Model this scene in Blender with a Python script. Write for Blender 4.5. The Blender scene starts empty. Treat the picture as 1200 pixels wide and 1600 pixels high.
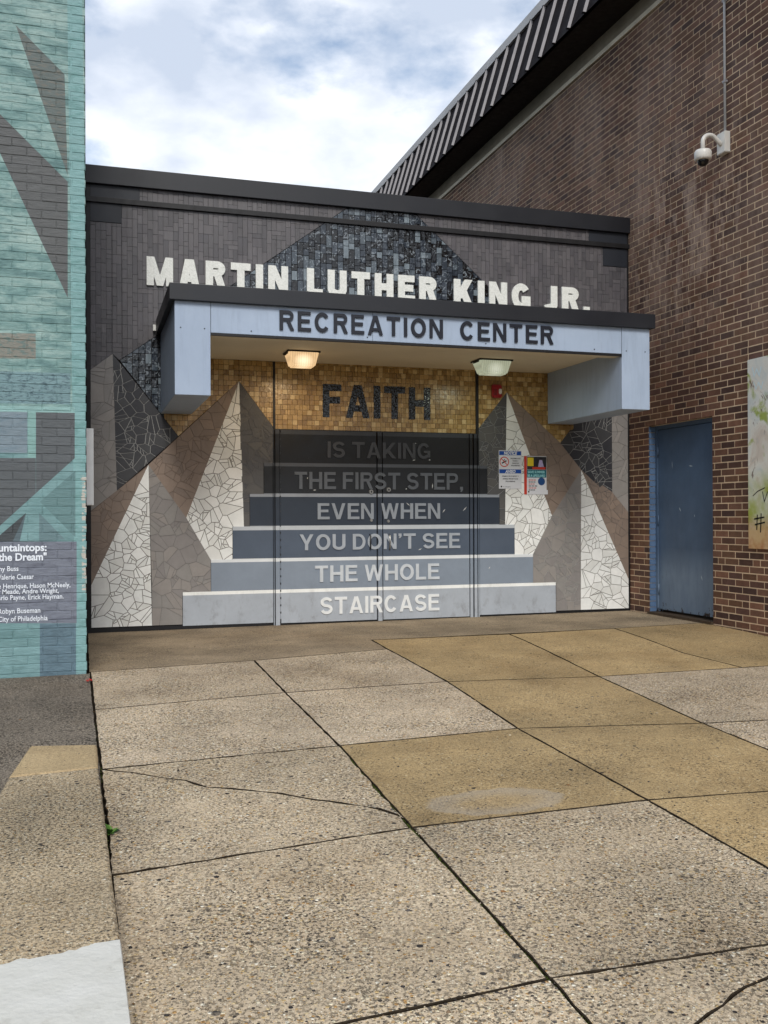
import bpy, bmesh, math, random
import numpy as np
from mathutils import Vector, Matrix

random.seed(7)
rnd = random.random
uni = random.uniform
S = bpy.context.scene
COL = S.collection

# ------------------------------------------------------------------ camera
F_PX, YAW, PITCH, ROLL = 1508.9, -.30048, .00425, .0042      # pixels of a 1200x1600 frame
CAM_Z = 1.11
def _rot(y, p, r):
    cy, sy, cp, sp, cr, sr = math.cos(y), math.sin(y), math.cos(p), math.sin(p), math.cos(r), math.sin(r)
    return (Matrix(((cy, -sy, 0), (sy, cy, 0), (0, 0, 1))) @ Matrix(((1, 0, 0), (0, cp, -sp), (0, sp, cp)))
            @ Matrix(((cr, 0, sr), (0, 1, 0), (-sr, 0, cr))))
RM = _rot(YAW, PITCH, ROLL)
cam = bpy.data.cameras.new('camera')
cam.sensor_fit = 'VERTICAL'; cam.sensor_height = 24; cam.lens = F_PX / 1600 * 24
cam.clip_start = .05; cam.clip_end = 600
camo = bpy.data.objects.new('camera', cam); COL.objects.link(camo)
m3 = Matrix((RM.col[0], RM.col[2], -RM.col[1])).transposed()
camo.matrix_world = Matrix.Translation((0, 0, CAM_Z)) @ m3.to_4x4()
S.camera = camo

# ------------------------------------------------------------------ world, sun, exposure
SUN_EL, SUN_AZ = 40, 189       # azimuth clockwise from +Y : behind the camera and to its left
w = bpy.data.worlds.new('World'); S.world = w; w.use_nodes = True
nt = w.node_tree; N = nt.nodes; Lk = nt.links
bg = N['Background']
sky = N.new('ShaderNodeTexSky'); sky.sky_type = 'NISHITA'; sky.sun_disc = False
sky.sun_elevation = math.radians(SUN_EL); sky.sun_rotation = math.radians(SUN_AZ)
sky.air_density = 1.2; sky.dust_density = 1.5
tc = N.new('ShaderNodeTexCoord')
mp = N.new('ShaderNodeMapping'); mp.inputs['Scale'].default_value = (1.0, 1.0, 1.9)
mp.inputs['Location'].default_value = (.35, .2, .12)
Lk.new(tc.outputs['Generated'], mp.inputs['Vector'])
n1 = N.new('ShaderNodeTexNoise'); n1.inputs['Scale'].default_value = 2.6; n1.inputs['Detail'].default_value = 9
n1.inputs['Roughness'].default_value = .55
n2 = N.new('ShaderNodeTexNoise'); n2.inputs['Scale'].default_value = 5.6; n2.inputs['Detail'].default_value = 8
Lk.new(mp.outputs[0], n1.inputs['Vector']); Lk.new(mp.outputs[0], n2.inputs['Vector'])
cr = N.new('ShaderNodeValToRGB'); cr.color_ramp.elements[0].position = .40; cr.color_ramp.elements[1].position = .49
Lk.new(n1.outputs['Fac'], cr.inputs[0])
cs = N.new('ShaderNodeValToRGB')            # light and grey parts of the cloud
cs.color_ramp.elements[0].position = .40; cs.color_ramp.elements[0].color = (4.0, 4.55, 5.5, 1)
cs.color_ramp.elements[1].position = .62; cs.color_ramp.elements[1].color = (7.3, 7.5, 7.9, 1)
Lk.new(n2.outputs['Fac'], cs.inputs[0])
mx = N.new('ShaderNodeMix'); mx.data_type = 'RGBA'
Lk.new(cr.outputs[0], mx.inputs['Factor']); Lk.new(sky.outputs[0], mx.inputs['A']); Lk.new(cs.outputs[0], mx.inputs['B'])
Lk.new(mx.outputs['Result'], bg.inputs['Color'])
bg.inputs['Strength'].default_value = .11

sun = bpy.data.lights.new('sun', 'SUN'); sun.energy = 1.5; sun.angle = math.radians(20); sun.color = (1, .955, .88)
so = bpy.data.objects.new('sun', sun); COL.objects.link(so)
az, el = math.radians(SUN_AZ), math.radians(SUN_EL)
sd = Vector((math.sin(az) * math.cos(el), math.cos(az) * math.cos(el), math.sin(el)))
so.rotation_euler = sd.to_track_quat('Z', 'Y').to_euler()

S.view_settings.view_transform = 'Standard'; S.view_settings.look = 'None'
S.view_settings.exposure = .55; S.view_settings.gamma = 1; S.view_settings.use_curve_mapping = False
try: S.cycles.use_denoising = True
except Exception: pass

# ------------------------------------------------------------------ measuring helpers (photo pixel -> point on a real plane)
C0 = Vector((0, 0, CAM_Z))
def ray(px, py): return RM @ Vector(((px - 600) / F_PX, 1, -(py - 800) / F_PX))
def onY(px, py, Y): d = ray(px, py); return C0 + d * (Y / d.y)
def onX(px, py, X): d = ray(px, py); return C0 + d * (X / d.x)
def onZ(px, py, z): d = ray(px, py); return C0 + d * ((z - CAM_Z) / d.z)
YF = 9.9            # entrance front
XR = 6.067          # brick wall on the right
YL = 7.5            # painted wall on the left
YC = 8.31           # front of the canopy
def ground_z(x, y):
    t = 8.0 - y
    s = math.log1p(math.exp(max(-30, min(30, t / .25)))) * .25       # soft start of the fall towards the street
    return -.043 * s - .004 * (XR - x)
def onG(px, py):
    d = ray(px, py); z = -.1
    for _ in range(40):
        p = C0 + d * ((z - CAM_Z) / d.z); z = ground_z(p.x, p.y)
    return p

# ------------------------------------------------------------------ object helpers
def obj(name, me, mat=None, parent=None, loc=None):
    if isinstance(me, bmesh.types.BMesh):
        bm = me; me = bpy.data.meshes.new(name); bm.to_mesh(me); bm.free()
    if mat is not None and not me.materials: me.materials.append(mat)
    o = bpy.data.objects.new(name, me); COL.objects.link(o)
    if parent: o.parent = parent
    if loc: o.location = loc
    return o
def empty(name, loc=(0, 0, 0), **kw):
    o = bpy.data.objects.new(name, None); COL.objects.link(o); o.location = loc
    for k, v in kw.items(): o[k] = v
    return o
def tag(o, label=None, category=None, group=None, kind=None):
    if label: o['label'] = label
    if category: o['category'] = category
    if group: o['group'] = group
    if kind: o['kind'] = kind
    return o
def box(bm, x0, x1, y0, y1, z0, z1):
    v = [bm.verts.new((x, y, z)) for z in (z0, z1) for y in (y0, y1) for x in (x0, x1)]
    for f in ((0, 2, 3, 1), (4, 5, 7, 6), (0, 1, 5, 4), (2, 6, 7, 3), (0, 4, 6, 2), (1, 3, 7, 5)):
        bm.faces.new([v[i] for i in f])
    return v
def boxobj(name, b, mat, parent=None, bevel=0):
    bm = bmesh.new(); box(bm, *b)
    if bevel: bmesh.ops.bevel(bm, geom=bm.edges[:], offset=bevel, segments=2, affect='EDGES', profile=.7)
    return obj(name, bm, mat, parent)
def prism(bm, pts, y0, y1, cham=0):
    """pts (x,z) outline, front at y0 (towards the camera), back at y1"""
    ar = sum(pts[i][0] * pts[(i + 1) % len(pts)][1] - pts[(i + 1) % len(pts)][0] * pts[i][1] for i in range(len(pts)))
    if ar < 0: pts = pts[::-1]
    a = [bm.verts.new((x, y0, z)) for x, z in pts]; b = [bm.verts.new((x, y1, z)) for x, z in pts]
    n = len(pts)
    fs = [bm.faces.new(a)]
    for i in range(n): fs.append(bm.faces.new((a[i], b[i], b[(i + 1) % n], a[(i + 1) % n])))
    return fs
def tube(bm, path, r, n=12):
    rings = []
    for i, p in enumerate(path):
        p = Vector(p)
        t = (Vector(path[min(i + 1, len(path) - 1)]) - Vector(path[max(i - 1, 0)])).normalized()
        a = t.cross(Vector((0, 1, .01))).normalized() if abs(t.y) < .9 else t.cross(Vector((0, 0, 1))).normalized()
        b = t.cross(a)
        rr = r[i] if isinstance(r, (list, tuple)) else r
        rings.append([bm.verts.new(p + (a * math.cos(k * 2 * math.pi / n) + b * math.sin(k * 2 * math.pi / n)) * rr) for k in range(n)])
    for q in range(len(rings) - 1):
        for k in range(n):
            bm.faces.new((rings[q][k], rings[q][(k + 1) % n], rings[q + 1][(k + 1) % n], rings[q + 1][k])).smooth = True
    bm.faces.new(rings[0][::-1]); bm.faces.new(rings[-1])
def clip(poly, a, b, c):            # keep a*x+b*z+c >= 0
    out = []
    for i in range(len(poly)):
        p, q = poly[i], poly[(i + 1) % len(poly)]
        dp, dq = a * p[0] + b * p[1] + c, a * q[0] + b * q[1] + c
        if dp >= 0: out.append(p)
        if (dp > 0 > dq) or (dp < 0 < dq):
            t = dp / (dp - dq); out.append((p[0] + (q[0] - p[0]) * t, p[1] + (q[1] - p[1]) * t))
    return out
def halfplanes(poly, inset=0):
    ar = sum(poly[i][0] * poly[(i + 1) % len(poly)][1] - poly[(i + 1) % len(poly)][0] * poly[i][1] for i in range(len(poly)))
    if ar < 0: poly = poly[::-1]
    r = []
    for i in range(len(poly)):
        p, q = poly[i], poly[(i + 1) % len(poly)]
        dx, dz = q[0] - p[0], q[1] - p[1]; L = math.hypot(dx, dz)
        if L < 1e-9: continue
        a, b = -dz / L, dx / L
        r.append((a, b, -(a * p[0] + b * p[1]) - inset))
    return r
def area(p): return abs(sum(p[i][0] * p[(i + 1) % len(p)][1] - p[(i + 1) % len(p)][0] * p[i][1] for i in range(len(p)))) / 2
def fill(bm, verts, zf=None):
    """robust triangulated fill of a horizontal outline"""
    from mathutils.geometry import delaunay_2d_cdt
    n = len(verts); co = [Vector((v.co.x, v.co.y)) for v in verts]
    V, E_, F_, ov, oe, of = delaunay_2d_cdt(co, [(i, (i + 1) % n) for i in range(n)], [], 1, 1e-6)
    vm = []
    for i, p in enumerate(V):
        vm.append(verts[ov[i][0]] if ov[i] else bm.verts.new((p.x, p.y, zf(p.x, p.y) if zf else verts[0].co.z)))
    for f in F_:
        if len(set(f)) == 3:
            a, b, c = (V[k] for k in f)
            if (b - a).cross(c - a) < 0: f = f[::-1]
            try: bm.faces.new([vm[k] for k in f])
            except ValueError: pass
def cleanp(p):
    out = []
    for q in p:
        if not out or math.hypot(q[0] - out[-1][0], q[1] - out[-1][1]) > 5e-4: out.append(q)
    if len(out) > 2 and math.hypot(out[0][0] - out[-1][0], out[0][1] - out[-1][1]) < 5e-4: out.pop()
    return out

# ------------------------------------------------------------------ material helpers
def lin(v): v /= 255; return v / 12.92 if v <= .04045 else ((v + .055) / 1.055) ** 2.4
def rgb(r, g, b, k=1): return (min(lin(r) * k, .9), min(lin(g) * k, .9), min(lin(b) * k, .9), 1)
class NT:
    def __init__(s, name, rough=.7, spec=.4, metal=0):
        s.m = bpy.data.materials.new(name); s.m.use_nodes = True
        s.t = s.m.node_tree; s.b = s.t.nodes['Principled BSDF']
        s.b.inputs['Roughness'].default_value = rough; s.b.inputs['Specular IOR Level'].default_value = spec
        s.b.inputs['Metallic'].default_value = metal
        g = s.t.nodes.new('ShaderNodeNewGeometry'); s.pos = g.outputs['Position']
    def new(s, k, **kw):
        n = s.t.nodes.new(k)
        for a, v in kw.items(): setattr(n, a, v)
        return n
    def link(s, a, b): s.t.links.new(a, b)
    def setin(s, sock, v):
        if hasattr(v, 'is_linked') or isinstance(v, bpy.types.NodeSocket): s.link(v, sock)
        else: sock.default_value = v
    def map(s, scale=(1, 1, 1), loc=(0, 0, 0), rot=(0, 0, 0), src=None):
        n = s.new('ShaderNodeMapping'); n.inputs['Scale'].default_value = scale; n.inputs['Location'].default_value = loc
        n.inputs['Rotation'].default_value = rot
        s.link(src or s.pos, n.inputs['Vector']); return n.outputs[0]
    def noise(s, scale, detail=4, rough=.5, vec=None, dist=0):
        n = s.new('ShaderNodeTexNoise'); n.inputs['Scale'].default_value = scale; n.inputs['Detail'].default_value = detail
        n.inputs['Roughness'].default_value = rough; n.inputs['Distortion'].default_value = dist
        s.link(vec or s.pos, n.inputs['Vector']); return n.outputs['Fac']
    def voro(s, scale, vec=None, feature='F1', rand=1):
        n = s.new('ShaderNodeTexVoronoi'); n.feature = feature; n.inputs['Scale'].default_value = scale
        n.inputs['Randomness'].default_value = rand
        s.link(vec or s.pos, n.inputs['Vector']); return n
    def ramp(s, fac, stops, interp='LINEAR'):
        n = s.new('ShaderNodeValToRGB'); r = n.color_ramp; r.interpolation = interp
        while len(r.elements) < len(stops): r.elements.new(.5)
        for e, (p, c) in zip(r.elements, stops):
            e.position = p; e.color = c if isinstance(c, tuple) else (c, c, c, 1)
        s.link(fac, n.inputs[0]); return n.outputs[0]
    def mix(s, fac, a, b, mode='MIX'):
        n = s.new('ShaderNodeMix', data_type='RGBA', blend_type=mode)
        s.setin(n.inputs['Factor'], fac); s.setin(n.inputs['A'], a); s.setin(n.inputs['B'], b); return n.outputs['Result']
    def math(s, op, a, b=0, c=0, clampit=False):
        n = s.new('ShaderNodeMath', operation=op, use_clamp=clampit)
        for i, v in enumerate((a, b, c)): s.setin(n.inputs[i], v)
        return n.outputs[0]
    def sep(s, src=None):
        n = s.new('ShaderNodeSeparateXYZ'); s.link(src or s.pos, n.inputs[0]); return n.outputs
    def bump(s, h, dist=.002, strength=1, normal=None):
        n = s.new('ShaderNodeBump'); n.inputs['Distance'].default_value = dist; n.inputs['Strength'].default_value = strength
        s.link(h, n.inputs['Height'])
        if normal: s.link(normal, n.inputs['Normal'])
        return n.outputs[0]
    def rand(s):                     # a random value per piece, whether it is an object or an island of a joined mesh
        o = s.new('ShaderNodeObjectInfo'); a = s.new('ShaderNodeAttribute', attribute_name='tint')
        return s.math('FRACT', s.math('ADD', o.outputs['Random'], a.outputs['Fac']))
    def out(s, col=None, rough=None, normal=None):
        if col is not None: s.setin(s.b.inputs['Base Color'], col)
        if rough is not None: s.setin(s.b.inputs['Roughness'], rough)
        if normal is not None: s.link(normal, s.b.inputs['Normal'])
        return s.m
def plain(name, col, rough=.6, spec=.4, metal=0, var=.12, scale=9, bump=.0006, bscale=140):
    m = NT(name, rough, spec, metal)
    n = m.noise(scale, 6, .6)
    lo = tuple(x * (1 - var) for x in col[:3]) + (1,); hi = tuple(min(1, x * (1 + var)) for x in col[:3]) + (1,)
    c = m.ramp(n, [(.3, lo), (.7, hi)])
    r = m.ramp(m.noise(scale * 1.7, 5), [(.3, rough * .85), (.7, min(1, rough * 1.15))])
    return m.out(c, r, m.bump(m.noise(bscale, 3), bump) if bump else None)
def tinted(name, cols, rough=.5, spec=.4, var=.12, bump=.0008, bscale=90, streak=None):
    """pieces that differ one from the next: cols = list of colours picked by the per-piece random"""
    m = NT(name, rough, spec)
    r = m.rand()
    stops = [(i / len(cols), c) for i, c in enumerate(cols)]
    c = m.ramp(r, stops, 'CONSTANT')
    n = m.noise(14, 6, .6, m.map(streak) if streak else None)
    c = m.mix(1, c, m.ramp(n, [(.25, 1 - var * 1.6), (.75, 1 + var)]), 'MULTIPLY')
    return m, c

# ------------------------------------------------------------------ lettering (grotesque capitals drawn as strokes)
def strip(pts, w):
    """polyline with mitred joints -> list of quads"""
    P = [Vector(p) for p in pts]; L = []; Rr = []
    for i, p in enumerate(P):
        d0 = (P[i] - P[i - 1]).normalized() if i else (P[1] - P[0]).normalized()
        d1 = (P[i + 1] - P[i]).normalized() if i < len(P) - 1 else d0
        n = Vector((-d0.y - d1.y, d0.x + d1.x)); n.normalize()
        k = w / 2 / max(.35, n.dot(Vector((-d0.y, d0.x))))
        L.append(p + n * k); Rr.append(p - n * k)
    return [[tuple(L[i]), tuple(Rr[i]), tuple(Rr[i + 1]), tuple(L[i + 1])] for i in range(len(P) - 1)]
def arc(cx, cy, rx, ry, a0, a1, n=14):
    return [(cx + rx * math.cos(math.radians(a0 + (a1 - a0) * i / n)), cy + ry * math.sin(math.radians(a0 + (a1 - a0) * i / n))) for i in range(n + 1)]
def diag(x0, x1, w, y0=0, y1=1):        # leg from centre x0 at the foot to centre x1 at the head
    k = w / 2 * math.hypot(x1 - x0, y1 - y0) / (y1 - y0)
    return [(x0 - k, y0), (x0 + k, y0), (x1 + k, y1), (x1 - k, y1)]
def rect(x0, x1, y0, y1): return [(x0, y0), (x1, y0), (x1, y1), (x0, y1)]
def glyph(ch, w):
    h = w / 2
    if ch == 'I': return [rect(0, w, 0, 1)], w
    if ch == 'L': W = .6; return [rect(0, w, 0, 1), rect(w, W, 0, w * .95)], W
    if ch == 'T': W = .72; return [rect(W / 2 - h, W / 2 + h, 0, 1 - w * .95), rect(0, W, 1 - w * .95, 1)], W
    if ch == 'H': W = .74; return [rect(0, w, 0, 1), rect(W - w, W, 0, 1), rect(w, W - w, .5 - h * .9, .5 + h)], W
    if ch in 'EF':
        W = .66 if ch == 'E' else .62; v = w * .92
        r = [rect(0, w, 0, 1), rect(w, W, 1 - v, 1), rect(w, W - .05, .52 - v / 2, .52 + v / 2)]
        if ch == 'E': r.append(rect(w, W + .02, 0, v))
        return r, W
    if ch in 'AV':
        W = .77 if w > .25 else .82; k = w * .56; f = (lambda p: p) if ch == 'A' else (lambda p: [(x, 1 - y) for x, y in p])
        r = [f(diag(k, W / 2 - w * .1, w * .95)), f(diag(W - k, W / 2 + w * .1, w * .95))]
        if ch == 'A': r.append(rect(W * .27, W * .73, .2, .2 + w * .85))
        return r, W
    if ch == 'M':
        W = .92; a = w * .92
        return [rect(0, a, 0, 1), rect(W - a, W, 0, 1), diag(W / 2, a * .62, w * .8), diag(W / 2, W - a * .62, w * .8)], W
    if ch == 'N':
        W = .74; return [rect(0, w * .92, 0, 1), rect(W - w * .92, W, 0, 1), diag(W - w * .55, w * .55, w * .86)], W
    if ch == 'W':
        W = 1.06; k = w * .5
        return [diag(W * .27, k, w * .88), diag(W * .27, W * .5, w * .84), diag(W * .73, W * .5, w * .84), diag(W * .73, W - k, w * .88)], W
    if ch == 'Y':
        W = .8; return [rect(W / 2 - h, W / 2 + h, 0, .45), diag(W / 2, h * 1.2, w * .95, .38, 1), diag(W / 2, W - h * 1.2, w * .95, .38, 1)], W
    if ch == 'K':
        W = .78; return [rect(0, w, 0, 1), diag(w * .72, W - w * .68, w * .98, .27, 1), diag(W - w * .6, w * 1.35, w * 1.02, 0, .58)], W
    if ch in 'RP':
        W = .72; v = w * .9; yb = .46 if ch == 'R' else .42; ry = (1 - yb) / 2
        b = [(w, 1 - v / 2)] + arc(W - h - .17, (1 + yb) / 2, .17, ry - v / 2, 90, -90, 12) + [(w, yb + v / 2)]
        r = [rect(0, w, 0, 1)] + strip(b, v)
        if ch == 'R': r.append(diag(W - h * .85, W * .56, w * .98, 0, yb + v * .5))
        return r, W
    if ch == 'D':
        W = .74; v = w * .92
        b = [(w, 1 - v / 2)] + arc(W - h - .3, .5, .3, .5 - v / 2, 90, -90, 16) + [(w, v / 2)]
        return [rect(0, w, 0, 1)] + strip(b, v), W
    if ch == 'U':
        W = .73; return strip([(h, 1)] + arc(W / 2, .3, W / 2 - h, .3 - h, 180, 360, 14) + [(W - h, 1)], w), W
    if ch == 'J':
        W = .56; return strip([(W - h, 1)] + arc(W / 2, .28, W / 2 - h, .28 - h, 0, -172, 12), w), W
    if ch == 'O': W = .82; return strip(arc(W / 2, .5, W / 2 - h, .5 - h * .92, 0, 360, 28), w), W
    if ch in 'CG':
        W = .78
        b = arc(W / 2, .5, W / 2 - h, .5 - h * .92, 38, 322 if ch == 'C' else 318, 24)
        r = strip(b, w)
        if ch == 'G': r += [rect(W - w * .95, W, .1, .52), rect(W * .52, W - w * .95, .52 - w * .85, .52)]
        return r, W
    if ch == 'S':
        W = .7; v = w * .95; rx = W / 2 - h; yt = (1 - v / 2 + .5) / 2; ry = (1 - v / 2 - .5) / 2
        p = arc(W / 2, yt, rx, ry, 18, 270, 16) + arc(W / 2, .5 - ry, rx, ry, 90, -162, 16)[1:]
        return strip(p, v), W
    if ch == '.': return [rect(0, w, 0, w)], w
    if ch == ',': return [[(0, w), (0, 0), (w * .4, 0), (w * .1, -w * .75), (w * .55, -w * .75), (w, 0), (w, w)]], w
    if ch == "'": return [[(0, 1), (0, 1 - w), (w * .4, 1 - w), (w * .1, 1 - w * 1.7), (w * .55, 1 - w * 1.7), (w, 1 - w), (w, 1)]], w
    return [], .3
def line_of_text(text, x0, x1, z0, z1, yfront, depth, w, mat, parent, name='letter', gap=.13, space=.34, one=False, slope=0):
    """real letters standing in front of a wall; the line is fitted between x0 and x1"""
    H = z1 - z0; items = []; x = 0
    for ch in text:
        if ch == ' ': x += space; continue
        P, W = glyph(ch, w)
        k = gap * (.45 if ch in "AVTY'," else 1)
        items.append((P, x)); x += W + gap if ch not in "'" else W + gap
    tot = x - gap; sx = (x1 - x0) / tot
    res = []; bmall = bmesh.new() if one else None
    for P, gx in items:
        bm = bmall if one else bmesh.new()
        for k, poly in enumerate(P):
            xx = x0 + gx * sx
            pts = [(xx + px * sx, z0 + pz * H + slope * (xx - x0)) for px, pz in poly]
            prism(bm, pts, yfront - (k % 7) * .00025, yfront + depth)
        if not one: res.append(obj(name, bm, mat, parent))
    if one: res.append(obj(name, bmall, mat, parent))
    return res
def small_text(txt, size, mat, parent, name, M, align='LEFT', bold=.0, depth=.0004):
    c = bpy.data.curves.new('t', 'FONT'); c.body = txt; c.size = size; c.align_x = align; c.offset = bold * size; c.extrude = depth
    c.resolution_u = 3
    t = bpy.data.objects.new('t', c); COL.objects.link(t)
    dg = bpy.context.evaluated_depsgraph_get(); me = bpy.data.meshes.new_from_object(t.evaluated_get(dg))
    bpy.data.objects.remove(t)
    me.transform(M); me.materials.clear()
    return obj(name, me, mat, parent)
def M_front(x, y, z):      # text plane facing the street (-Y)
    return Matrix.Translation((x, y, z)) @ Matrix.Rotation(math.pi / 2, 4, 'X')
def M_side(x, y, z):       # text plane facing -X (on the right-hand wall)
    return Matrix.Translation((x, y, z)) @ Matrix.Rotation(-math.pi / 2, 4, 'Z') @ Matrix.Rotation(math.pi / 2, 4, 'X')

# ------------------------------------------------------------------ GROUND
def mat_aggregate(name, base, stones, share=.55, dark=.12, big=True, bumpd=.010, stain=.3, pitk=.82, smudge=None):
    m = NT(name, .85, .3)
    v = m.voro(72); v2 = m.voro(165)
    paste = m.ramp(m.noise(1.7, 7, .7), [(.42, .35), (.58, 1)])
    cell = m.sep(v.outputs['Color']); c2 = m.sep(v2.outputs['Color'])
    st = m.ramp(cell[0], [(i / len(stones), c) for i, c in enumerate(stones)], 'CONSTANT')
    dd = v.outputs['Distance']
    present = m.math('MULTIPLY', m.math('LESS_THAN', cell[1], m.math('MULTIPLY', paste, share * 1.15)), m.math('LESS_THAN', dd, m.math('MULTIPLY_ADD', cell[2], .28, .24)))
    mort = m.mix(1, base, m.ramp(m.noise(60, 5, .7), [(.3, .72), (.7, 1.22)]), 'MULTIPLY')
    f2 = m.math('MULTIPLY', m.math('LESS_THAN', c2[0], .5), m.math('LESS_THAN', v2.outputs['Distance'], .42))
    fine = m.ramp(c2[1], [(i / len(stones), c) for i, c in enumerate(stones[::-1])], 'CONSTANT')
    c = m.mix(m.math('MULTIPLY', f2, .75), mort, fine)
    c = m.mix(present, c, st)
    # pits and dark gaps between the stones
    pit = m.math('MULTIPLY', m.ramp(m.noise(82, 6, .68), [(.42, 1), (.47, 0)]), m.math('MULTIPLY_ADD', paste, .75, .25))
    c = m.mix(m.math('MULTIPLY', pit, pitk), c, tuple(x * .22 for x in base[:3]) + (1,))
    h = m.math('ADD', m.math('MULTIPLY', present, m.math('SUBTRACT', .55, dd)), m.math('MULTIPLY', m.math('SUBTRACT', 1, pit), .35))
    if big:
        v3 = m.voro(24); c3 = m.sep(v3.outputs['Color'])
        b3 = m.math('MULTIPLY', m.math('LESS_THAN', c3[0], dark), m.math('LESS_THAN', v3.outputs['Distance'], m.math('MULTIPLY_ADD', c3[1], .17, .1)))
        bc = m.ramp(c3[2], [(0, rgb(62, 58, 56)), (.35, rgb(96, 90, 86)), (.6, rgb(150, 110, 70)), (.72, rgb(45, 42, 42)), (.9, rgb(196, 182, 160))], 'CONSTANT')
        c = m.mix(b3, c, bc); h = m.math('ADD', h, m.math('MULTIPLY', b3, .25))
    # traffic film, blotches
    c = m.mix(1, c, m.ramp(m.noise(1.3, 7, .62), [(.28, 1 - stain), (.62, 1.08)]), 'MULTIPLY')
    c = m.mix(m.math('MULTIPLY', m.ramp(m.noise(5.5, 5, .6), [(.5, 0), (.75, 1)]), .3), c, m.mix(1, c, (.80, .74, .66, 1), 'MULTIPLY'))
    # gum and tar spots
    g = m.voro(4.2); gc = m.sep(g.outputs['Color'])
    spot = m.math('MULTIPLY', m.math('LESS_THAN', g.outputs['Distance'], m.math('MULTIPLY_ADD', gc[2], .045, .025)), m.math('LESS_THAN', gc[0], .5))
    c = m.mix(m.math('MULTIPLY', spot, .72), c, (.045, .042, .04, 1))
    c = m.mix(m.math('MULTIPLY', m.ramp(m.noise(.9, 8, .7, m.map((1, 1, 1), (4, 7, 0))), [(.5, 0), (.66, 1)]), .35), c, m.mix(1, c, (.66, .58, .48, 1), 'MULTIPLY'))
    if smudge:
        d = m.new('ShaderNodeVectorMath', operation='LENGTH'); m.link(m.map((1 / .34, 1 / .17, 0), (-smudge[0] / .34, -smudge[1] / .17, 0)), d.inputs[0])
        ring = m.ramp(m.math('ADD', d.outputs['Value'], m.math('MULTIPLY', m.math('SUBTRACT', m.noise(9, 5), .5), .5)), [(.3, .15), (.78, .75), (.92, .7), (1, 0)])
        c = m.mix(m.math('MULTIPLY', ring, .65), c, rgb(170, 160, 146))
    r = m.rand(); c = m.mix(1, c, m.ramp(r, [(0, .9), (1, 1.08)]), 'MULTIPLY')
    return m.out(c, m.math('MULTIPLY_ADD', present, -.2, .9), m.bump(h, bumpd, .9))
ST_PALE = [rgb(232, 220, 190), rgb(200, 172, 122), rgb(150, 138, 122), rgb(242, 234, 214), rgb(104, 96, 86), rgb(214, 192, 150), rgb(184, 144, 92), rgb(224, 210, 180), rgb(66, 60, 56), rgb(206, 184, 146)]
ST_TAN = [rgb(182, 162, 126), rgb(160, 140, 106), rgb(112, 98, 76), rgb(196, 178, 142), rgb(78, 68, 56), rgb(150, 131, 100)]
ST_DARK = [rgb(140, 131, 118), rgb(98, 91, 84), rgb(166, 154, 136), rgb(70, 66, 60), rgb(120, 110, 98)]
A_pale = mat_aggregate('exposed_aggregate_concrete', rgb(192, 174, 148), ST_PALE, share=.7)
A_pale2 = mat_aggregate('exposed_aggregate_concrete_greyer', rgb(196, 178, 154), ST_PALE, share=.75, dark=.08)
A_tan = mat_aggregate('tan_fine_concrete', smudge=tuple(onG(775, 1252)[:2]), base=rgb(180, 155, 113), stones=ST_TAN, share=.42, dark=.06, bumpd=.004, stain=.34, pitk=.5)
A_land = mat_aggregate('brown_landing_concrete', rgb(158, 142, 120), ST_TAN, share=.4, dark=.06, bumpd=.004, stain=.5, pitk=.5)
A_dark = mat_aggregate('dark_pebble_concrete', rgb(124, 114, 102), ST_DARK, share=.85, dark=.05, bumpd=.018, pitk=.92)
M_joint = plain('joint_dirt', rgb(48, 41, 32), .95, .1, var=.5, scale=30)

bm = bmesh.new()
G = []
xs = [-160, -40, -12, -5, -2, 0, 2, 4, 6, 8, 12, 40, 160]; ys = [-160, -40, -12, -4, -2, 0, 2, 4, 6, 7, 7.5, 8, 8.5, 9, 10, 12, 40, 160]
for y in ys: G.append([bm.verts.new((x, y, ground_z(max(-6, min(12, x)), max(-6, y)) - .045)) for x in xs])
for j in range(len(ys) - 1):
    for i in range(len(xs) - 1): bm.faces.new((G[j][i], G[j][i + 1], G[j + 1][i + 1], G[j + 1][i]))
ground = tag(obj('ground', bm, M_joint), kind='structure')
bm = bmesh.new(); G = []
for y in (-3, -1, 1, 3, 5, 6.5, 7.2, 7.8, 8.4, 9.2, 9.9): G.append([bm.verts.new((x, y, ground_z(x, y) - .03)) for x in (-6, -3, 0, 2, 4, 6.06)])
for j in range(10):
    for i in range(5): bm.faces.new((G[j][i], G[j][i + 1], G[j + 1][i + 1], G[j + 1][i]))
pavement = tag(obj('pavement', bm, M_joint), kind='structure')      # the bed the slabs lie on

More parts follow.
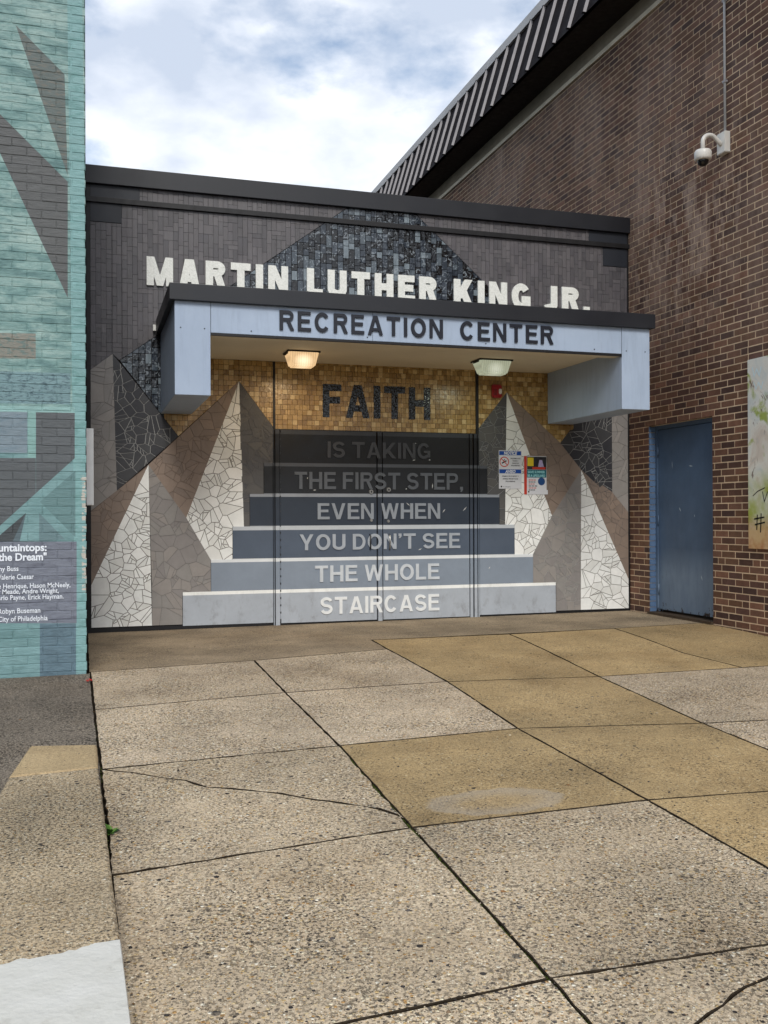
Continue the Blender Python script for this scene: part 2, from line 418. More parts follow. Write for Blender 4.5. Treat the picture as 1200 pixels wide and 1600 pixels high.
def slab(name, poly, mat, gap=.005, parent=None, thick=.05, lift=0, wob=.003, cham=.0035):
    gap = gap * .45 + .0016 + .00045 * max(0, min(6, sum(p[1] for p in poly) / len(poly) - 2))
    """poly = ground points (x, y); the slab follows the slope, its edges are worn and chamfered"""
    P = [Vector((p[0], p[1])) for p in poly]
    ar = sum(P[i].x * P[(i + 1) % len(P)].y - P[(i + 1) % len(P)].x * P[i].y for i in range(len(P)))
    if ar < 0: P.reverse()
    D = []
    for i in range(len(P)):
        a, b = P[i], P[(i + 1) % len(P)]; n = max(1, int((b - a).length / .07))
        for k in range(n): D.append(a.lerp(b, k / n))
    for i in range(len(P)):
        for j in range(i + 2, len(P)):
            if i == 0 and j == len(P) - 1: continue
            a, b, c, d = P[i], P[i + 1], P[j], P[(j + 1) % len(P)]
            o_ = lambda p, q, r: (q.x - p.x) * (r.y - p.y) - (q.y - p.y) * (r.x - p.x)
            if o_(a, b, c) * o_(a, b, d) < 0 and o_(c, d, a) * o_(c, d, b) < 0: print('SELFX', name, i, j, poly)
    def inset(Q, g):
        out = []
        for i in range(len(Q)):
            d0 = (Q[i] - Q[i - 1]).normalized(); d1 = (Q[(i + 1) % len(Q)] - Q[i]).normalized()
            n0 = Vector((-d0.y, d0.x)); n1 = Vector((-d1.y, d1.x)); n = (n0 + n1).normalized()
            out.append(Q[i] + n * min(3 * g, g / max(.3, n.dot(n0))))
        return out
    A = inset(D, gap); A = [p + Vector((uni(-wob, wob), uni(-wob, wob))) for p in A]
    B = inset(A, cham)
    bm = bmesh.new()
    top = [bm.verts.new((p.x, p.y, ground_z(p.x, p.y) + lift)) for p in B]
    mid = [bm.verts.new((p.x, p.y, ground_z(p.x, p.y) + lift - cham * .9)) for p in A]
    bot = [bm.verts.new((p.x, p.y, ground_z(p.x, p.y) + lift - thick)) for p in A]
    n = len(top); fill(bm, top, lambda x, y: ground_z(x, y) + lift)
    for i in range(n):
        j = (i + 1) % n
        bm.faces.new((mid[i], mid[j], top[j], top[i])).material_index = 1; bm.faces.new((bot[i], bot[j], mid[j], mid[i])).material_index = 1
    bm.normal_update()
    bad = [f for f in bm.faces if f.normal.z < -.2]
    if bad: print('FLIPPED', poly[0], len(bad))
    o = obj(name, bm, mat, parent); o.data.materials.append(M_joint); return o
def gp(*pts): return [tuple(onG(*p)[:2]) for p in pts]
def far(a, b, t): return (a[0] + (b[0] - a[0]) * t, a[1] + (b[1] - a[1]) * t)     # carry the line a-b on to t
J1 = gp((397, 1032), (446, 1082), (530, 1165), (643, 1293), (859, 1529), (925, 1600)); J1.append(far(J1[3], J1[5], 3.2))
J2 = gp((581, 1000), (605, 1014), (699, 1065), (809, 1138), (1012, 1250), (1200, 1356)); J2.append(far(J2[3], J2[5], 2.2))
J3 = gp((796, 991), (936, 1057), (1098, 1130), (1200, 1171)); J3.append(far(J3[0], J3[3], 1.5))
J4 = gp((1000, 979), (1067, 1020), (1160, 1043), (1200, 1060))
LB = gp((141, 1050), (147, 1109), (158, 1202), (173, 1368)); LB.append(far(LB[2], LB[3], 2.4)); LB.append(far(LB[2], LB[3], 5.2))
wallR = lambda y: (XR - .004, y)
frontL, frontR = (.02, YF - .002), (XR - .004, YF - .002)
R0r = gp((960, 982), (1088, 974))
e2 = gp((1200, 1040))[0]; e3 = gp((1200, 1125))[0]; e4 = gp((1200, 1236))[0]; e5 = gp((1200, 1476))[0]; e6 = gp((600, 1585))[0]
def tox(a, b, x): t = (x - a[0]) / (b[0] - a[0]); return far(a, b, t)
def pv(name, poly, mat, **k): return slab(name, poly, mat, parent=pavement, **k)
# landing strip along the entrance
pv('slab', [LB[0], J1[0], J2[1], J2[0], R0r[0], R0r[1], wallR(R0r[1][1] - .05), frontR, frontL, (.02, LB[0][1])], A_land, gap=.003)
# first run, left of the long joint
pv('slab', [LB[0], J1[0], J1[1], LB[1]], A_pale2, gap=.002)
pv('slab', [LB[1], J1[1], J1[2], LB[2]], A_pale2, gap=.002)
CR = gp((158, 1202), (205, 1207), (255, 1215), (290, 1219), (320, 1230), (360, 1232), (440, 1240), (490, 1249), (540, 1255), (590, 1263), (625, 1275))
CRb = J1[3]
pv('slab', [LB[2], J1[2], far(J1[2], J1[3], .8)] + CR[::-1][:-1], A_pale, gap=.005, wob=.007)
pv('slab', [LB[2]] + CR[1:] + [far(J1[2], J1[3], .8), J1[3], LB[3]], A_pale, gap=.005, wob=.007)
pv('slab', [LB[3], J1[3], J1[4], far(J1[4], e6, 1.0), tox(J1[4], e6, LB[4][0])], A_pale, gap=.005)
a = tox(J1[4], e6, LB[4][0]); pv('slab', [a, J1[4], J1[6], (LB[5][0], J1[6][1] - .2)], A_pale, gap=.006)
# second run
pv('slab', [J1[0], J2[1], J2[2], J1[1]], A_pale2, gap=.002)
pv('slab', [J1[1], J2[2], J2[3], J1[2]], A_pale2, gap=.0025)
pv('slab', [J1[2], J2[3], J2[4], J1[3]], A_tan, gap=.004)
q = tox(J1[4], e5, e5[0])
s5 = tox(J1[4], e5, J2[6][0])
pv('slab', [J1[3], J2[4], J2[5], J2[6], far(J1[4], e5, 1.35), J1[4]], A_pale, gap=.006)
cb = gp((1085, 1600), (1128, 1570), (1164, 1541), (1200, 1527)); cb.append(far(cb[1], cb[3], 1.35))
k5 = far(J1[4], e5, 1.35)
pv('slab', [J1[4], k5, cb[4], cb[3], cb[2], cb[1], cb[0], far(cb[1], cb[0], 2), J1[6]], A_pale, gap=.001, wob=.005)
pv('slab', [far(cb[1], cb[0], 2), cb[0], cb[1], cb[2], cb[3], cb[4], k5, (k5[0] + .5, J1[6][1]), (J1[6][0] + .3, J1[6][1])], A_pale, gap=.001, wob=.005)
# third run
pv('slab', [J2[0], J3[0], J3[1], J2[2], J2[1]], A_tan, gap=.0025)
pv('slab', [J2[2], J3[1], J3[2], J2[3]], A_tan, gap=.003)
pv('slab', [J2[3], J3[2], J3[3], J3[4], tox(J2[4], e4, J3[4][0]), e4, J2[4]], A_tan, gap=.004)
pv('slab', [J2[4], e4, tox(J2[4], e4, J3[4][0]), (J3[4][0], J2[6][1]), J2[6], J2[5]], A_tan, gap=.004)
# fourth run, against the brick wall
pv('slab', [J3[0], R0r[0], J4[1], J4[2], J3[1]], A_tan, gap=.0025)
pv('slab', [R0r[0], R0r[1], wallR(R0r[1][1] - .05), wallR(J4[2][1] + .02), J4[2], J4[1]], A_tan, gap=.002)
pv('slab', [J3[1], J4[2], wallR(J4[2][1] + .02), wallR(e3[1] + .05), e3, J3[2]], A_pale2, gap=.003)
pv('slab', [J3[2], e3, wallR(e3[1] + .05), (XR - .004, J3[4][1]), J3[4], J3[3]], A_pale2, gap=.003)
pv('slab', [J3[4], (XR - .004, J3[4][1]), (XR - .004, J2[6][1]), (J3[4][0], J2[6][1])], A_pale2, gap=.003)
# dark pebble paving beside and behind the low wall
pv('slab', [(-6, YL - .01), (.018, YL - .01), LB[0], LB[1], LB[2], LB[3], (LB[3][0] - .02, 3.2), (-6, 3.2)], A_dark, gap=.003)
pv('slab', [(-6, 3.19), (LB[3][0] - .02, 3.19), (LB[5][0] - .05, LB[5][1]), (-6, LB[5][1])], A_dark, gap=.003)

# moss and dirt packed into the wide joint
moss = NT('moss_and_dirt', .95, .1)
moss.out(moss.ramp(moss.noise(22, 5, .7), [(.4, rgb(46, 38, 28)), (.56, rgb(70, 62, 40)), (.66, rgb(84, 98, 44))]), None, moss.bump(moss.noise(260, 3), .004))
moss = moss.m
bm = bmesh.new()
def clump(bm, x, y, z, r, n=9):
    for _ in range(n):
        a = uni(0, 6.283); rr = r * math.sqrt(rnd()); s = uni(.0015, .004)
        c = Vector((x + rr * math.cos(a), y + rr * math.sin(a), z + uni(0, r * .35)))
        d = Vector((uni(-1, 1), uni(-1, 1), uni(.2, 1.2))).normalized() * s * 2; e = Vector((uni(-1, 1), uni(-1, 1), 0)).normalized() * s
        bm.faces.new([bm.verts.new(v) for v in (c - e, c + e, c + d)])
for seg, dens in ((J1[2:6], 240), (J2[3:6], 90), (LB[1:4], 40)):
    for i in range(len(seg) - 1):
        a, b = Vector(seg[i]), Vector(seg[i + 1]); L = (b - a).length
        for _ in range(int(L * dens)):
            p = a.lerp(b, rnd()); 
            if math.sin(p.x * 9) + math.sin(p.y * 7.3) > .2: continue
            clump(bm, p.x + uni(-.003, .003), p.y, ground_z(p.x, p.y) - .012, .007)
tag(obj('moss', bm, plain('moss_green', rgb(80, 92, 42, .8), .9, .1, var=.5, scale=30)), 'dark green moss tufts growing along the open paving joints', 'moss', kind='stuff')
# loose grit lying on the paving
grit = bmesh.new(); tl = grit.faces.layers.float.new('tint')
for _ in range(2600):
    px, py = uni(150, 1200), 1030 + 590 * rnd() ** .8
    p = onG(px, py); s = uni(.0016, .0042) if rnd() < .94 else uni(.005, .009)
    z = ground_z(p.x, p.y) + s * .35; t = rnd(); a = uni(0, 6)
    ring = [grit.verts.new((p.x + s * math.cos(a + k * 1.2566) * uni(.8, 1.2), p.y + s * math.sin(a + k * 1.2566) * uni(.6, 1), z - s * .4)) for k in range(5)]
    tp = grit.verts.new((p.x, p.y, z + s * .35))
    for k in range(5):
        f = grit.faces.new((ring[k], ring[(k + 1) % 5], tp)); f[tl] = t
mg, cgr = tinted('grit_stones', [rgb(60, 54, 50), rgb(200, 186, 160), rgb(120, 100, 78), rgb(40, 36, 34), rgb(165, 140, 104), rgb(90, 84, 78)], .8, .3)
tag(obj('grit', grit, mg.out(cgr)), 'small loose stones and grit scattered over the paving', 'grit', kind='stuff')

deb = bmesh.new(); tl = deb.faces.layers.float.new('tint')
def bit(x, y, s):
    z = ground_z(x, y) + .002; a = uni(0, 6.28); t = rnd(); e = Vector((math.cos(a), math.sin(a), uni(-.2, .4))) * s; g_ = Vector((-math.sin(a), math.cos(a), uni(-.2, .3))) * s * uni(.2, .7)
    c_ = Vector((x, y, z + s * .15)); f = deb.faces.new([deb.verts.new(q) for q in (c_ - e, c_ + g_, c_ + e * .9, c_ - g_ * .8)]); f[tl] = t
for _ in range(420):
    k = rnd()
    if k < .4: bit(uni(.1, 5.95), YF - abs(random.gauss(0, .09)) - .01, uni(.004, .014))
    elif k < .65: bit(XR - abs(random.gauss(0, .07)) - .01, uni(6.5, 9.8), uni(.004, .014))
    elif k < .8: bit(.05 + abs(random.gauss(0, .05)), uni(2.5, 9.6), uni(.003, .01))
    else: bit(uni(.2, 5.9), uni(2.2, 9.7), uni(.004, .012))
md, cdb = tinted('litter_bits', [rgb(62, 48, 34), rgb(88, 66, 42), rgb(40, 34, 30), rgb(120, 92, 58), rgb(54, 50, 46), rgb(150, 140, 122)], .8, .2)
tag(obj('debris', deb, md.out(cdb)), 'dry leaf scraps and dirt gathered along the foot of the walls', 'debris', kind='stuff')

# ------------------------------------------------------------------ LOW WALL (bottom left), its top about 20 cm above the paving
ZT = -.12
def top(px, py): p = onZ(px, py, ZT); return (p.x, p.y)
t_fl, t_fr = top(47, 1165), top(151, 1163)
t_r = top(205, 1600); t_l = top(0, 1241)
t_r2 = far(t_fr, t_r, 1.7); t_l2 = far(t_fl, t_l, 4.2)
cutR, cutL = top(154, 1198), top(14, 1213)
wR, wL = top(187, 1468), top(-60, 1530)
def slope_block(name, poly, mat, z0, z1, parent=None, cham=.012, wob=.0025, step=.06):
    P = [Vector(p) for p in poly]
    ar = sum(P[i].x * P[(i + 1) % len(P)].y - P[(i + 1) % len(P)].x * P[i].y for i in range(len(P)))
    if ar < 0: P.reverse()
    D = []
    for i in range(len(P)):
        a, b = P[i], P[(i + 1) % len(P)]; n = max(1, int((b - a).length / step))
        for k in range(n): D.append(a.lerp(b, k / n))
    def inset(Q, g):
        out = []
        for i in range(len(Q)):
            d0 = (Q[i] - Q[i - 1]).normalized(); d1 = (Q[(i + 1) % len(Q)] - Q[i]).normalized()
            n = (Vector((-d0.y, d0.x)) + Vector((-d1.y, d1.x))).normalized()
            out.append(Q[i] + n * min(3 * g, g / max(.3, n.dot(Vector((-d0.y, d0.x))))))
        return out
    A = [p + Vector((uni(-wob, wob), uni(-wob, wob))) for p in D]; B = inset(D, cham); Bm = inset(D, cham * .3)
    bm = bmesh.new()
    r = [[bm.verts.new((p.x, p.y, z)) for p in Q] for Q, z in ((B, z1), (Bm, z1 - cham * .35), (A, z1 - cham), (A, z0))]
    fill(bm, r[0])
    for q in range(3):
        for i in range(len(A)):
            j = (i + 1) % len(A); ff = bm.faces.new((r[q + 1][i], r[q + 1][j], r[q][j], r[q][i])); ff.smooth = q < 2
    return obj(name, bm, mat, parent)
A_wall = mat_aggregate('weathered_wall_aggregate', rgb(190, 171, 142), ST_PALE, share=.62, dark=.1, bumpd=.020, stain=.35, pitk=.9)
M_cap = mat_aggregate('smooth_tan_mortar', rgb(186, 163, 126), ST_TAN, share=.12, dark=.0, big=False, bumpd=.002, stain=.3, pitk=.25)
lw = empty('low_wall', (t_fr[0], t_fr[1], ZT))
tag(lw, 'low pebbly concrete wall with a white painted near end, in front of the mural wall', 'low wall')
lw_inv = lw.matrix_world
def child(o, par):
    o.parent = par; o.matrix_parent_inverse = Matrix.Translation(-Vector(par.location)); return o
child(slope_block('end_cap', [t_fl, t_fr, cutR, cutL], M_cap, -.75, ZT), lw)
g1 = .004
child(slope_block('wall_body', [(cutL[0], cutL[1] - g1), (cutR[0], cutR[1] - g1), t_r2, t_l2], A_wall, -.75, ZT - .003), lw)
# white paint over the near end: a thin coat with a ragged edge
M_whitepaint = NT('chipped_white_paint', .5, .4)
M_whitepaint.out(M_whitepaint.ramp(M_whitepaint.noise(7, 8, .65), [(.22, rgb(168, 164, 154)), (.42, rgb(204, 202, 194)), (.8, rgb(214, 212, 206))]), None,
                 M_whitepaint.bump(M_whitepaint.math('ADD', M_whitepaint.noise(9, 6, .6), M_whitepaint.math('MULTIPLY', M_whitepaint.voro(60).outputs['Distance'], .12)), .007))
M_whitepaint = M_whitepaint.m
edge = []
n = 46
for i in range(n + 1):
    t = i / n; a = Vector(wR).lerp(Vector(top(-330, 1580)), t)
    edge.append(a + Vector((0, math.sin(i * .5) * .008 + math.sin(i * 1.7) * .004 + uni(-.006, .006))))
bm = bmesh.new()
o_r = Vector(t_r2); e0 = edge[0] + Vector((.0005, 0))
pr = [e0] + [Vector(far(wR, t_r2, k / 12)) for k in range(1, 13)]
far_l = Vector(t_l2)
outl = [bm.verts.new((p.x, p.y, ZT + .0005)) for p in edge[::-1]] + [bm.verts.new((p.x, p.y, ZT + .0005)) for p in pr[1:]] + [bm.verts.new((far_l.x, far_l.y, ZT + .0005))]
fill(bm, outl)
# side of the coat, running down the street side
sv = [[bm.verts.new((p.x + dx, p.y, z)) for p in pr] for z, dx in ((ZT + .0005, 0), (ZT - .012, .0035), (ZT - .5, .0035))]
for q in range(2):
    for i in range(len(pr) - 1): bm.faces.new((sv[q][i], sv[q + 1][i], sv[q + 1][i + 1], sv[q][i + 1]))
child(obj('white_paint', bm, M_whitepaint), lw)

# weed at the foot of the low wall
wp = onG(171, 1303)
weed = empty('weed', wp); tag(weed, 'small green weed sprouting where the low wall meets the paving', 'weed')
M_leaf = NT('leaf_green', .55, .3); M_leaf.out(M_leaf.ramp(M_leaf.rand(), [(0, rgb(46, 84, 34)), (1, rgb(92, 124, 52))])); M_leaf = M_leaf.m
for i in range(13):
    bm = bmesh.new(); a = uni(0, 6.28); L = uni(.03, .065); tilt = uni(.2, 1.2)
    d = Vector((math.cos(a) * math.cos(tilt), math.sin(a) * math.cos(tilt), math.sin(tilt))); s = d.cross(Vector((0, 0, 1))).normalized()
    st = [bm.verts.new(d * (L * k / 5) + s * (wd * L * .25 * sg) + Vector((0, 0, -.25 * L * (k / 5) ** 2))) for k, wd in enumerate((.15, .7, 1, .85, .5, .05)) for sg in (-1, 1)]
    for k in range(5): bm.faces.new((st[2 * k], st[2 * k + 1], st[2 * k + 3], st[2 * k + 2]))
    obj('leaf', bm, M_leaf, weed)

# ------------------------------------------------------------------ MURAL BUILDING (left)
def pX(px, py, Y=YL): p = onY(px, py, Y); return (p.x, p.z)
m = NT('mural_paint_on_brick', .55, .35)
xyz = m.sep()
h3 = m.new('ShaderNodeCombineXYZ'); m.link(xyz[0], h3.inputs[0]); h3.inputs[1].default_value = 1; m.link(xyz[2], h3.inputs[2]); h3 = h3.outputs[0]
sv_ = m.map((1.2, 1, 3.4))
na = m.noise(2.2, 9, .68, sv_, .4); nb = m.noise(6, 8, .7, sv_, .6); nc = m.noise(20, 5, .7, m.map((1, 1, 2.5)))
base = m.ramp(na, [(.38, rgb(82, 126, 126)), (.46, rgb(120, 162, 158)), (.55, rgb(152, 186, 180)), (.7, rgb(172, 200, 192))])
base = m.mix(m.ramp(nb, [(.52, 0), (.62, .8)]), base, rgb(96, 138, 138))
mid = m.ramp(xyz[2], [(.0, 0), (.3, 1)])   # only the paint scheme: dark abraded patches sit in the lower middle band
band = m.math('MULTIPLY', m.math('GREATER_THAN', xyz[2], 1.9), m.math('LESS_THAN', xyz[2], 3.4))
base = m.mix(m.math('MULTIPLY', m.ramp(nc, [(.6, 0), (.7, .7)]), band), base, rgb(66, 104, 108))
lower = m.ramp(m.noise(3, 6, .6, sv_), [(.35, rgb(104, 148, 150)), (.65, rgb(136, 178, 180))])
base = m.mix(m.math('LESS_THAN', xyz[2], 1.85), base, lower)
def poly_mask(pxs):
    P = [pX(*p) for p in pxs]; cur = None
    for a, b, c in halfplanes(P):
        n = m.new('ShaderNodeVectorMath', operation='DOT_PRODUCT'); m.link(h3, n.inputs[0]); n.inputs[1].default_value = (a, c, b)
        cur = n.outputs['Value'] if cur is None else m.math('MINIMUM', cur, n.outputs['Value'])
    return m.math('MULTIPLY', cur, 600, clampit=True)
def paint(c, pxs, col, patch=None, k=1):
    cc = col
    if patch: cc = m.mix(m.ramp(nc if k == 1 else nb, [(.5, 0), (.6, 1)]), col, patch)
    return m.mix(poly_mask(pxs), c, cc)
c = base
c = paint(c, [(104, -80), (128, -80), (140, 1050), (118, 1050)], rgb(134, 182, 182), rgb(112, 164, 162), 2)
c = paint(c, [(24, 38), (101, 116), (106, 275)], rgb(92, 104, 102), rgb(112, 108, 98))
c = paint(c, [(-54, 124), (106, 284), (106, 466)], rgb(84, 82, 84))
c = paint(c, [(-260, 516), (56, 521), (56, 561), (-260, 556)], rgb(142, 138, 126), rgb(96, 124, 120))
c = paint(c, [(-260, 572), (110, 583), (110, 632), (-260, 626)], rgb(122, 158, 164), rgb(66, 100, 112))
c = paint(c, [(-260, 634), (43, 642), (43, 708), (-260, 704)], rgb(128, 146, 158), rgb(116, 138, 152), 2)
c = paint(c, [(-260, 628), (117, 636), (117, 645), (-260, 640)], rgb(150, 194, 190))
c = paint(c, [(43, 642), (56, 643), (56, 716), (43, 716)], rgb(140, 186, 180))
c = paint(c, [(56, 644), (117, 645), (117, 716), (56, 771)], rgb(82, 84, 90))
c = paint(c, [(-260, 715), (56, 715.5), (56, 771), (-260, 1057)], rgb(82, 84, 90))
c = paint(c, [(118, 735), (62, 784), (118, 840)], rgb(98, 138, 140))
c = paint(c, [(61, 801), (102, 843), (61, 846)], rgb(102, 134, 140))
c = paint(c, [(41, 801), (31, 846), (-12, 846)], rgb(78, 98, 108))
c = paint(c, [(41, 801), (20, 846), (-12, 846)], rgb(42, 44, 54))
c = paint(c, [(-300, 846), (120, 846), (120, 974), (-300, 974)], rgb(122, 126, 142), rgb(102, 104, 122), 2)
c = paint(c, [(62, 974), (119, 974), (119, 1060), (62, 1060)], rgb(92, 122, 138), rgb(78, 106, 122), 2)
# flaked corner showing old white paint
fx = m.math('GREATER_THAN', m.math('ADD', xyz[0], m.math('MULTIPLY', nb, .09)), .028)
fz = m.math('MULTIPLY', m.math('GREATER_THAN', xyz[2], .55), m.math('LESS_THAN', xyz[2], 1.42))
c = m.mix(m.math('MULTIPLY', fx, m.math('MULTIPLY', fz, m.math('GREATER_THAN', nb, .5))), c, rgb(216, 208, 194))
# grime and paint-thickness variation
c = m.mix(1, c, m.ramp(m.noise(32, 6, .7, m.map((.6, 1, 2.6))), [(.3, .84), (.7, 1.12)]), 'MULTIPLY')
c = m.mix(.2, c, rgb(136, 148, 144))
c = m.mix(1, c, (.86, .86, .88, 1), 'MULTIPLY')
c = m.mix(1, c, m.ramp(m.rand(), [(0, .94), (1, 1.05)]), 'MULTIPLY')
hb = m.math('ADD', m.noise(22, 6, .65, m.map((.55, 1, 2.2))), m.math('MULTIPLY', m.noise(110, 4, .6), .35))
M_mural = m.out(c, m.ramp(nb, [(.3, .45), (.7, .7)]), m.bump(hb, .0075, .9))

mb = empty('mural_building', (0, YL, 0))
tag(mb, 'tall brick building painted with a teal and grey mural, left of the entrance', 'building')
COURSE = .0640
XC = .012           # right-hand corner of the painted wall
bmw = bmesh.new(); box(bmw, -6, XC - .008, YL + .0038, YL + 9, -.5, 8.2)
child(obj('wall', bmw, M_mural), mb)
protos = {}
def brick_mesh(L, H=COURSE - .0045, D=.06, seed=0):
    key = (round(L, 3), seed)
    if key in protos: return protos[key]
    rs = random.Random(seed); bm = bmesh.new()
    box(bm, 0, L, 0, D, 0, H)
    for v in bm.verts:
        if v.co.y < .001: v.co.x += rs.uniform(-.0015, .0015); v.co.z += rs.uniform(-.0015, .0015)
    es = [e for e in bm.edges if e.verts[0].co.y < .01 and e.verts[1].co.y < .01]
    bmesh.ops.bevel(bm, geom=es, offset=.003, segments=1, affect='EDGES')
    me = bpy.data.meshes.new('brick'); bm.to_mesh(me); bm.free(); me.materials.append(M_mural)
    protos[key] = me; return me
rest = bmesh.new(); cnt = 0
for r in range(-1, 127):
    z = r * COURSE - .03 + COURSE * .1; x = XC - (0 if r % 2 else .102)
    if r % 2 == 0: xs_ = [(XC - .094, .094)]
    else: xs_ = []
    while x > -5.9:
        xs_.append((x - .2035 + .0, .199)); x -= .2035
    for x0, L in xs_:
        y0 = YL + uni(-.0014, .0014); zz = z + uni(-.0012, .0012)
        vis = x0 > -.88 and 0 <= r < 80
        if vis and cnt < 300:
            o = bpy.data.objects.new('brick', brick_mesh(L, seed=random.randint(0, 5))); COL.objects.link(o)
            o.location = (x0, y0, zz); child(o, mb); o.location = (x0, y0, zz); cnt += 1
        elif z < 8.1: box(rest, x0, x0 + L, y0, y0 + .05, zz, zz + COURSE - .0045)
child(tag(obj('brick_field', rest, M_mural), kind='stuff'), mb)
# return side: bricks facing the forecourt
rest = bmesh.new()
for r in range(0, 100):
    z = r * COURSE - .03 + COURSE * .1
    for k in range(12):
        y0 = YL + .066 + k * .2035 - (.1 if r % 2 else 0)
        if y0 < YL + .06: y0 = YL + .062
        box(rest, XC - .05, XC + uni(-.001, .001), y0, min(y0 + .196, YF - .01), z, z + COURSE - .0075)
child(tag(obj('side_brick_field', rest, plain('dark_return_brick', rgb(40, 36, 36), .85, .2, var=.3)), kind='stuff'), mb)
# credits lettering on the panel
M_wl = plain('lettering_white', rgb(226, 232, 240), .5, .3, var=.1, scale=40)
for txt, px, py, hpx in (('untaintops:', 73, 860.5, 12.4), ('the Dream"', 73, 875, 12.4), ('ny Buss', 29, 892, 8.6), ('Valerie Caesar', 53, 904.5, 8.6),
                         ('e Henrique, Hason McNeely,', 110, 917, 8.2), ('r Meade, Andre Wright,', 92, 926, 8.2), ('arlo Payne, Erick Hayman.', 99.5, 935, 8.2),
                         ('Robyn Buseman', 63, 957, 8.6), ('City of Philadelphia', 74.5, 969, 8.6)):
    p = onY(px, py, YL); sz = hpx * 7.18 / F_PX * 1.28
    t = small_text(txt, sz, M_wl, None, 'lettering', M_front(p.x, YL - .0035, p.z), 'RIGHT', .012 if hpx < 10 else .03)
    wd = t.dimensions.x
    want = {'untaintops:': 74, 'the Dream"': 74, 'ny Buss': 29.5, 'Valerie Caesar': 55.5, 'e Henrique, Hason McNeely,': 111.5, 'r Meade, Andre Wright,': 93.5, 'arlo Payne, Erick Hayman.': 101, 'Robyn Buseman': 64.5, 'City of Philadelphia': 76}[txt] * 6.72 / F_PX
    bb = [v.co.x for v in t.data.vertices]; k = want / (max(bb) - min(bb))
    for v in t.data.vertices: v.co.x = p.x + (v.co.x - max(bb)) * k
    child(t, mb)
# white utility box on the return side
a, b = onY(143, 671, 8.3), onY(143, 789.5, 8.3)
ub = boxobj('utility_box', (XC + .001, XC + .058, 8.2, 8.42, b.z, a.z), plain('box_white', rgb(238, 240, 240), .4, .5, var=.06), None, .004)
tag(ub, 'narrow white metal utility box on the return side of the mural wall', 'utility box')
# crushed red scrap in the corner
p = onG(139, 1066); bm = bmesh.new()
for k in range(5):
    c_ = p + Vector((uni(-.012, .012), uni(-.03, .03), .004 + k * .004)); q = [bm.verts.new(c_ + Vector((uni(-.018, .018), uni(-.03, .03), uni(-.004, .012)))) for _ in range(4)]
    bm.faces.new(q[:3]); bm.faces.new(q[1:])
tag(obj('wrapper', bm, plain('wrapper_red', rgb(170, 40, 34), .4, .4, var=.4, scale=40)), 'crumpled red and white wrapper at the foot of the mural wall corner', 'litter')

# ------------------------------------------------------------------ BRICK BUILDING (right)
bb_ = empty('brick_building', (XR, 6, 0))
tag(bb_, 'tall dark brown brick building with standing-seam metal eaves, right of the entrance', 'building')
def pR(px, py): p = onX(px, py, XR); return (p.y, p.z)
M_mort = plain('tan_mortar', rgb(220, 196, 166), .9, .15, var=.16, scale=6, bump=.001)
mk, ck = tinted('brown_brick', [rgb(98, 70, 57), rgb(84, 60, 50), rgb(106, 78, 64), rgb(76, 55, 47), rgb(94, 68, 52), rgb(114, 82, 66), rgb(88, 64, 56), rgb(100, 74, 58), rgb(68, 50, 45), rgb(92, 67, 55)], .75, .3, var=.16)
# pale bloom where water has run down the wall
blm = mk.math('MULTIPLY', mk.ramp(mk.noise(1.0, 6, .6, mk.map((1, 1, .55))), [(.45, 0), (.68, 1)]), mk.ramp(mk.noise(9, 6, .65, mk.map((1, 1.0, .28))), [(.35, .2), (.65, 1)]))
zz_ = mk.sep()[2]; ck = mk.mix(1, ck, (1.28, 1.28, 1.28, 1), 'MULTIPLY')
hgt = mk.new('ShaderNodeMapRange'); mk.link(zz_, hgt.inputs[0]); hgt.inputs[1].default_value = 2.4; hgt.inputs[2].default_value = 3.6
blm = mk.math('MULTIPLY', blm, hgt.outputs[0])
dz_ = mk.new('ShaderNodeVectorMath', operation='LENGTH'); mk.link(mk.map((0, 1 / 1.9, 1 / 1.5), (0, -8.9 / 1.9, -4.1 / 1.5)), dz_.inputs[0])      # the patch below the camera that has run pale
run = mk.math('MULTIPLY', mk.ramp(dz_.outputs['Value'], [(.35, 1), (1, 0)]), mk.ramp(mk.noise(8, 8, .75, mk.map((1, 1.1, .3))), [(.46, 0), (.6, 1)]))
blm = mk.math('MAXIMUM', blm, run)
ck = mk.mix(mk.math('MULTIPLY', blm, .75), ck, rgb(172, 150, 136))
ck = mk.mix(1, ck, mk.ramp(mk.noise(75, 4, .7), [(.3, .8), (.7, 1.15)]), 'MULTIPLY')
M_brick = mk.out(ck, None, mk.bump(mk.noise(120, 4, .6), .0016))
Z_EAVE = pR(1000, 0)[1]; Z_BAND = pR(1040, 0)[1]
Y0, Y1 = 2.0, 24.0
# openings on this wall: the blue door
dY0 = pR(1113, 650)[0]; dY1 = pR(1014, 800)[0]; dZ1 = pR(1113, 650)[1]
H5 = .0677
nb_c = int((dZ1 + .02) / H5)
zb0 = dZ1 - nb_c * H5             # a joint falls on the door head
bricks = []
def course(z, pat, yA, yB, off):
    y = yA - off; i = 0; out = []
    while y < yB:
        L = pat[i % len(pat)]; a_, b_ = max(y, yA), min(y + L - .0105, yB)
        if b_ - a_ > .02: out.append((a_, b_, z))
        y += L; i += 1
    return out
r = -3
while zb0 + r * H5 < Z_BAND - .01:
    z = zb0 + r * H5; hh = min(H5 - .0102, Z_BAND - z - .002)
    if r % 6 == 3: pat, off = [.2105, .2105, .108, .2105, .103], (r // 6 % 2) * .16
    else: pat, off = [.2105], (0 if r % 2 else .105)
    segs = [(Y0, Y1)]
    if z + H5 * .5 < dZ1: segs = [(Y0, dY0), (dY1, Y1)]
    for s0, s1 in segs:
        for a_, b_, z_ in course(z, pat, s0, s1, off if s0 == Y0 else off): bricks.append((a_, b_, z_, z_ + hh))
    r += 1
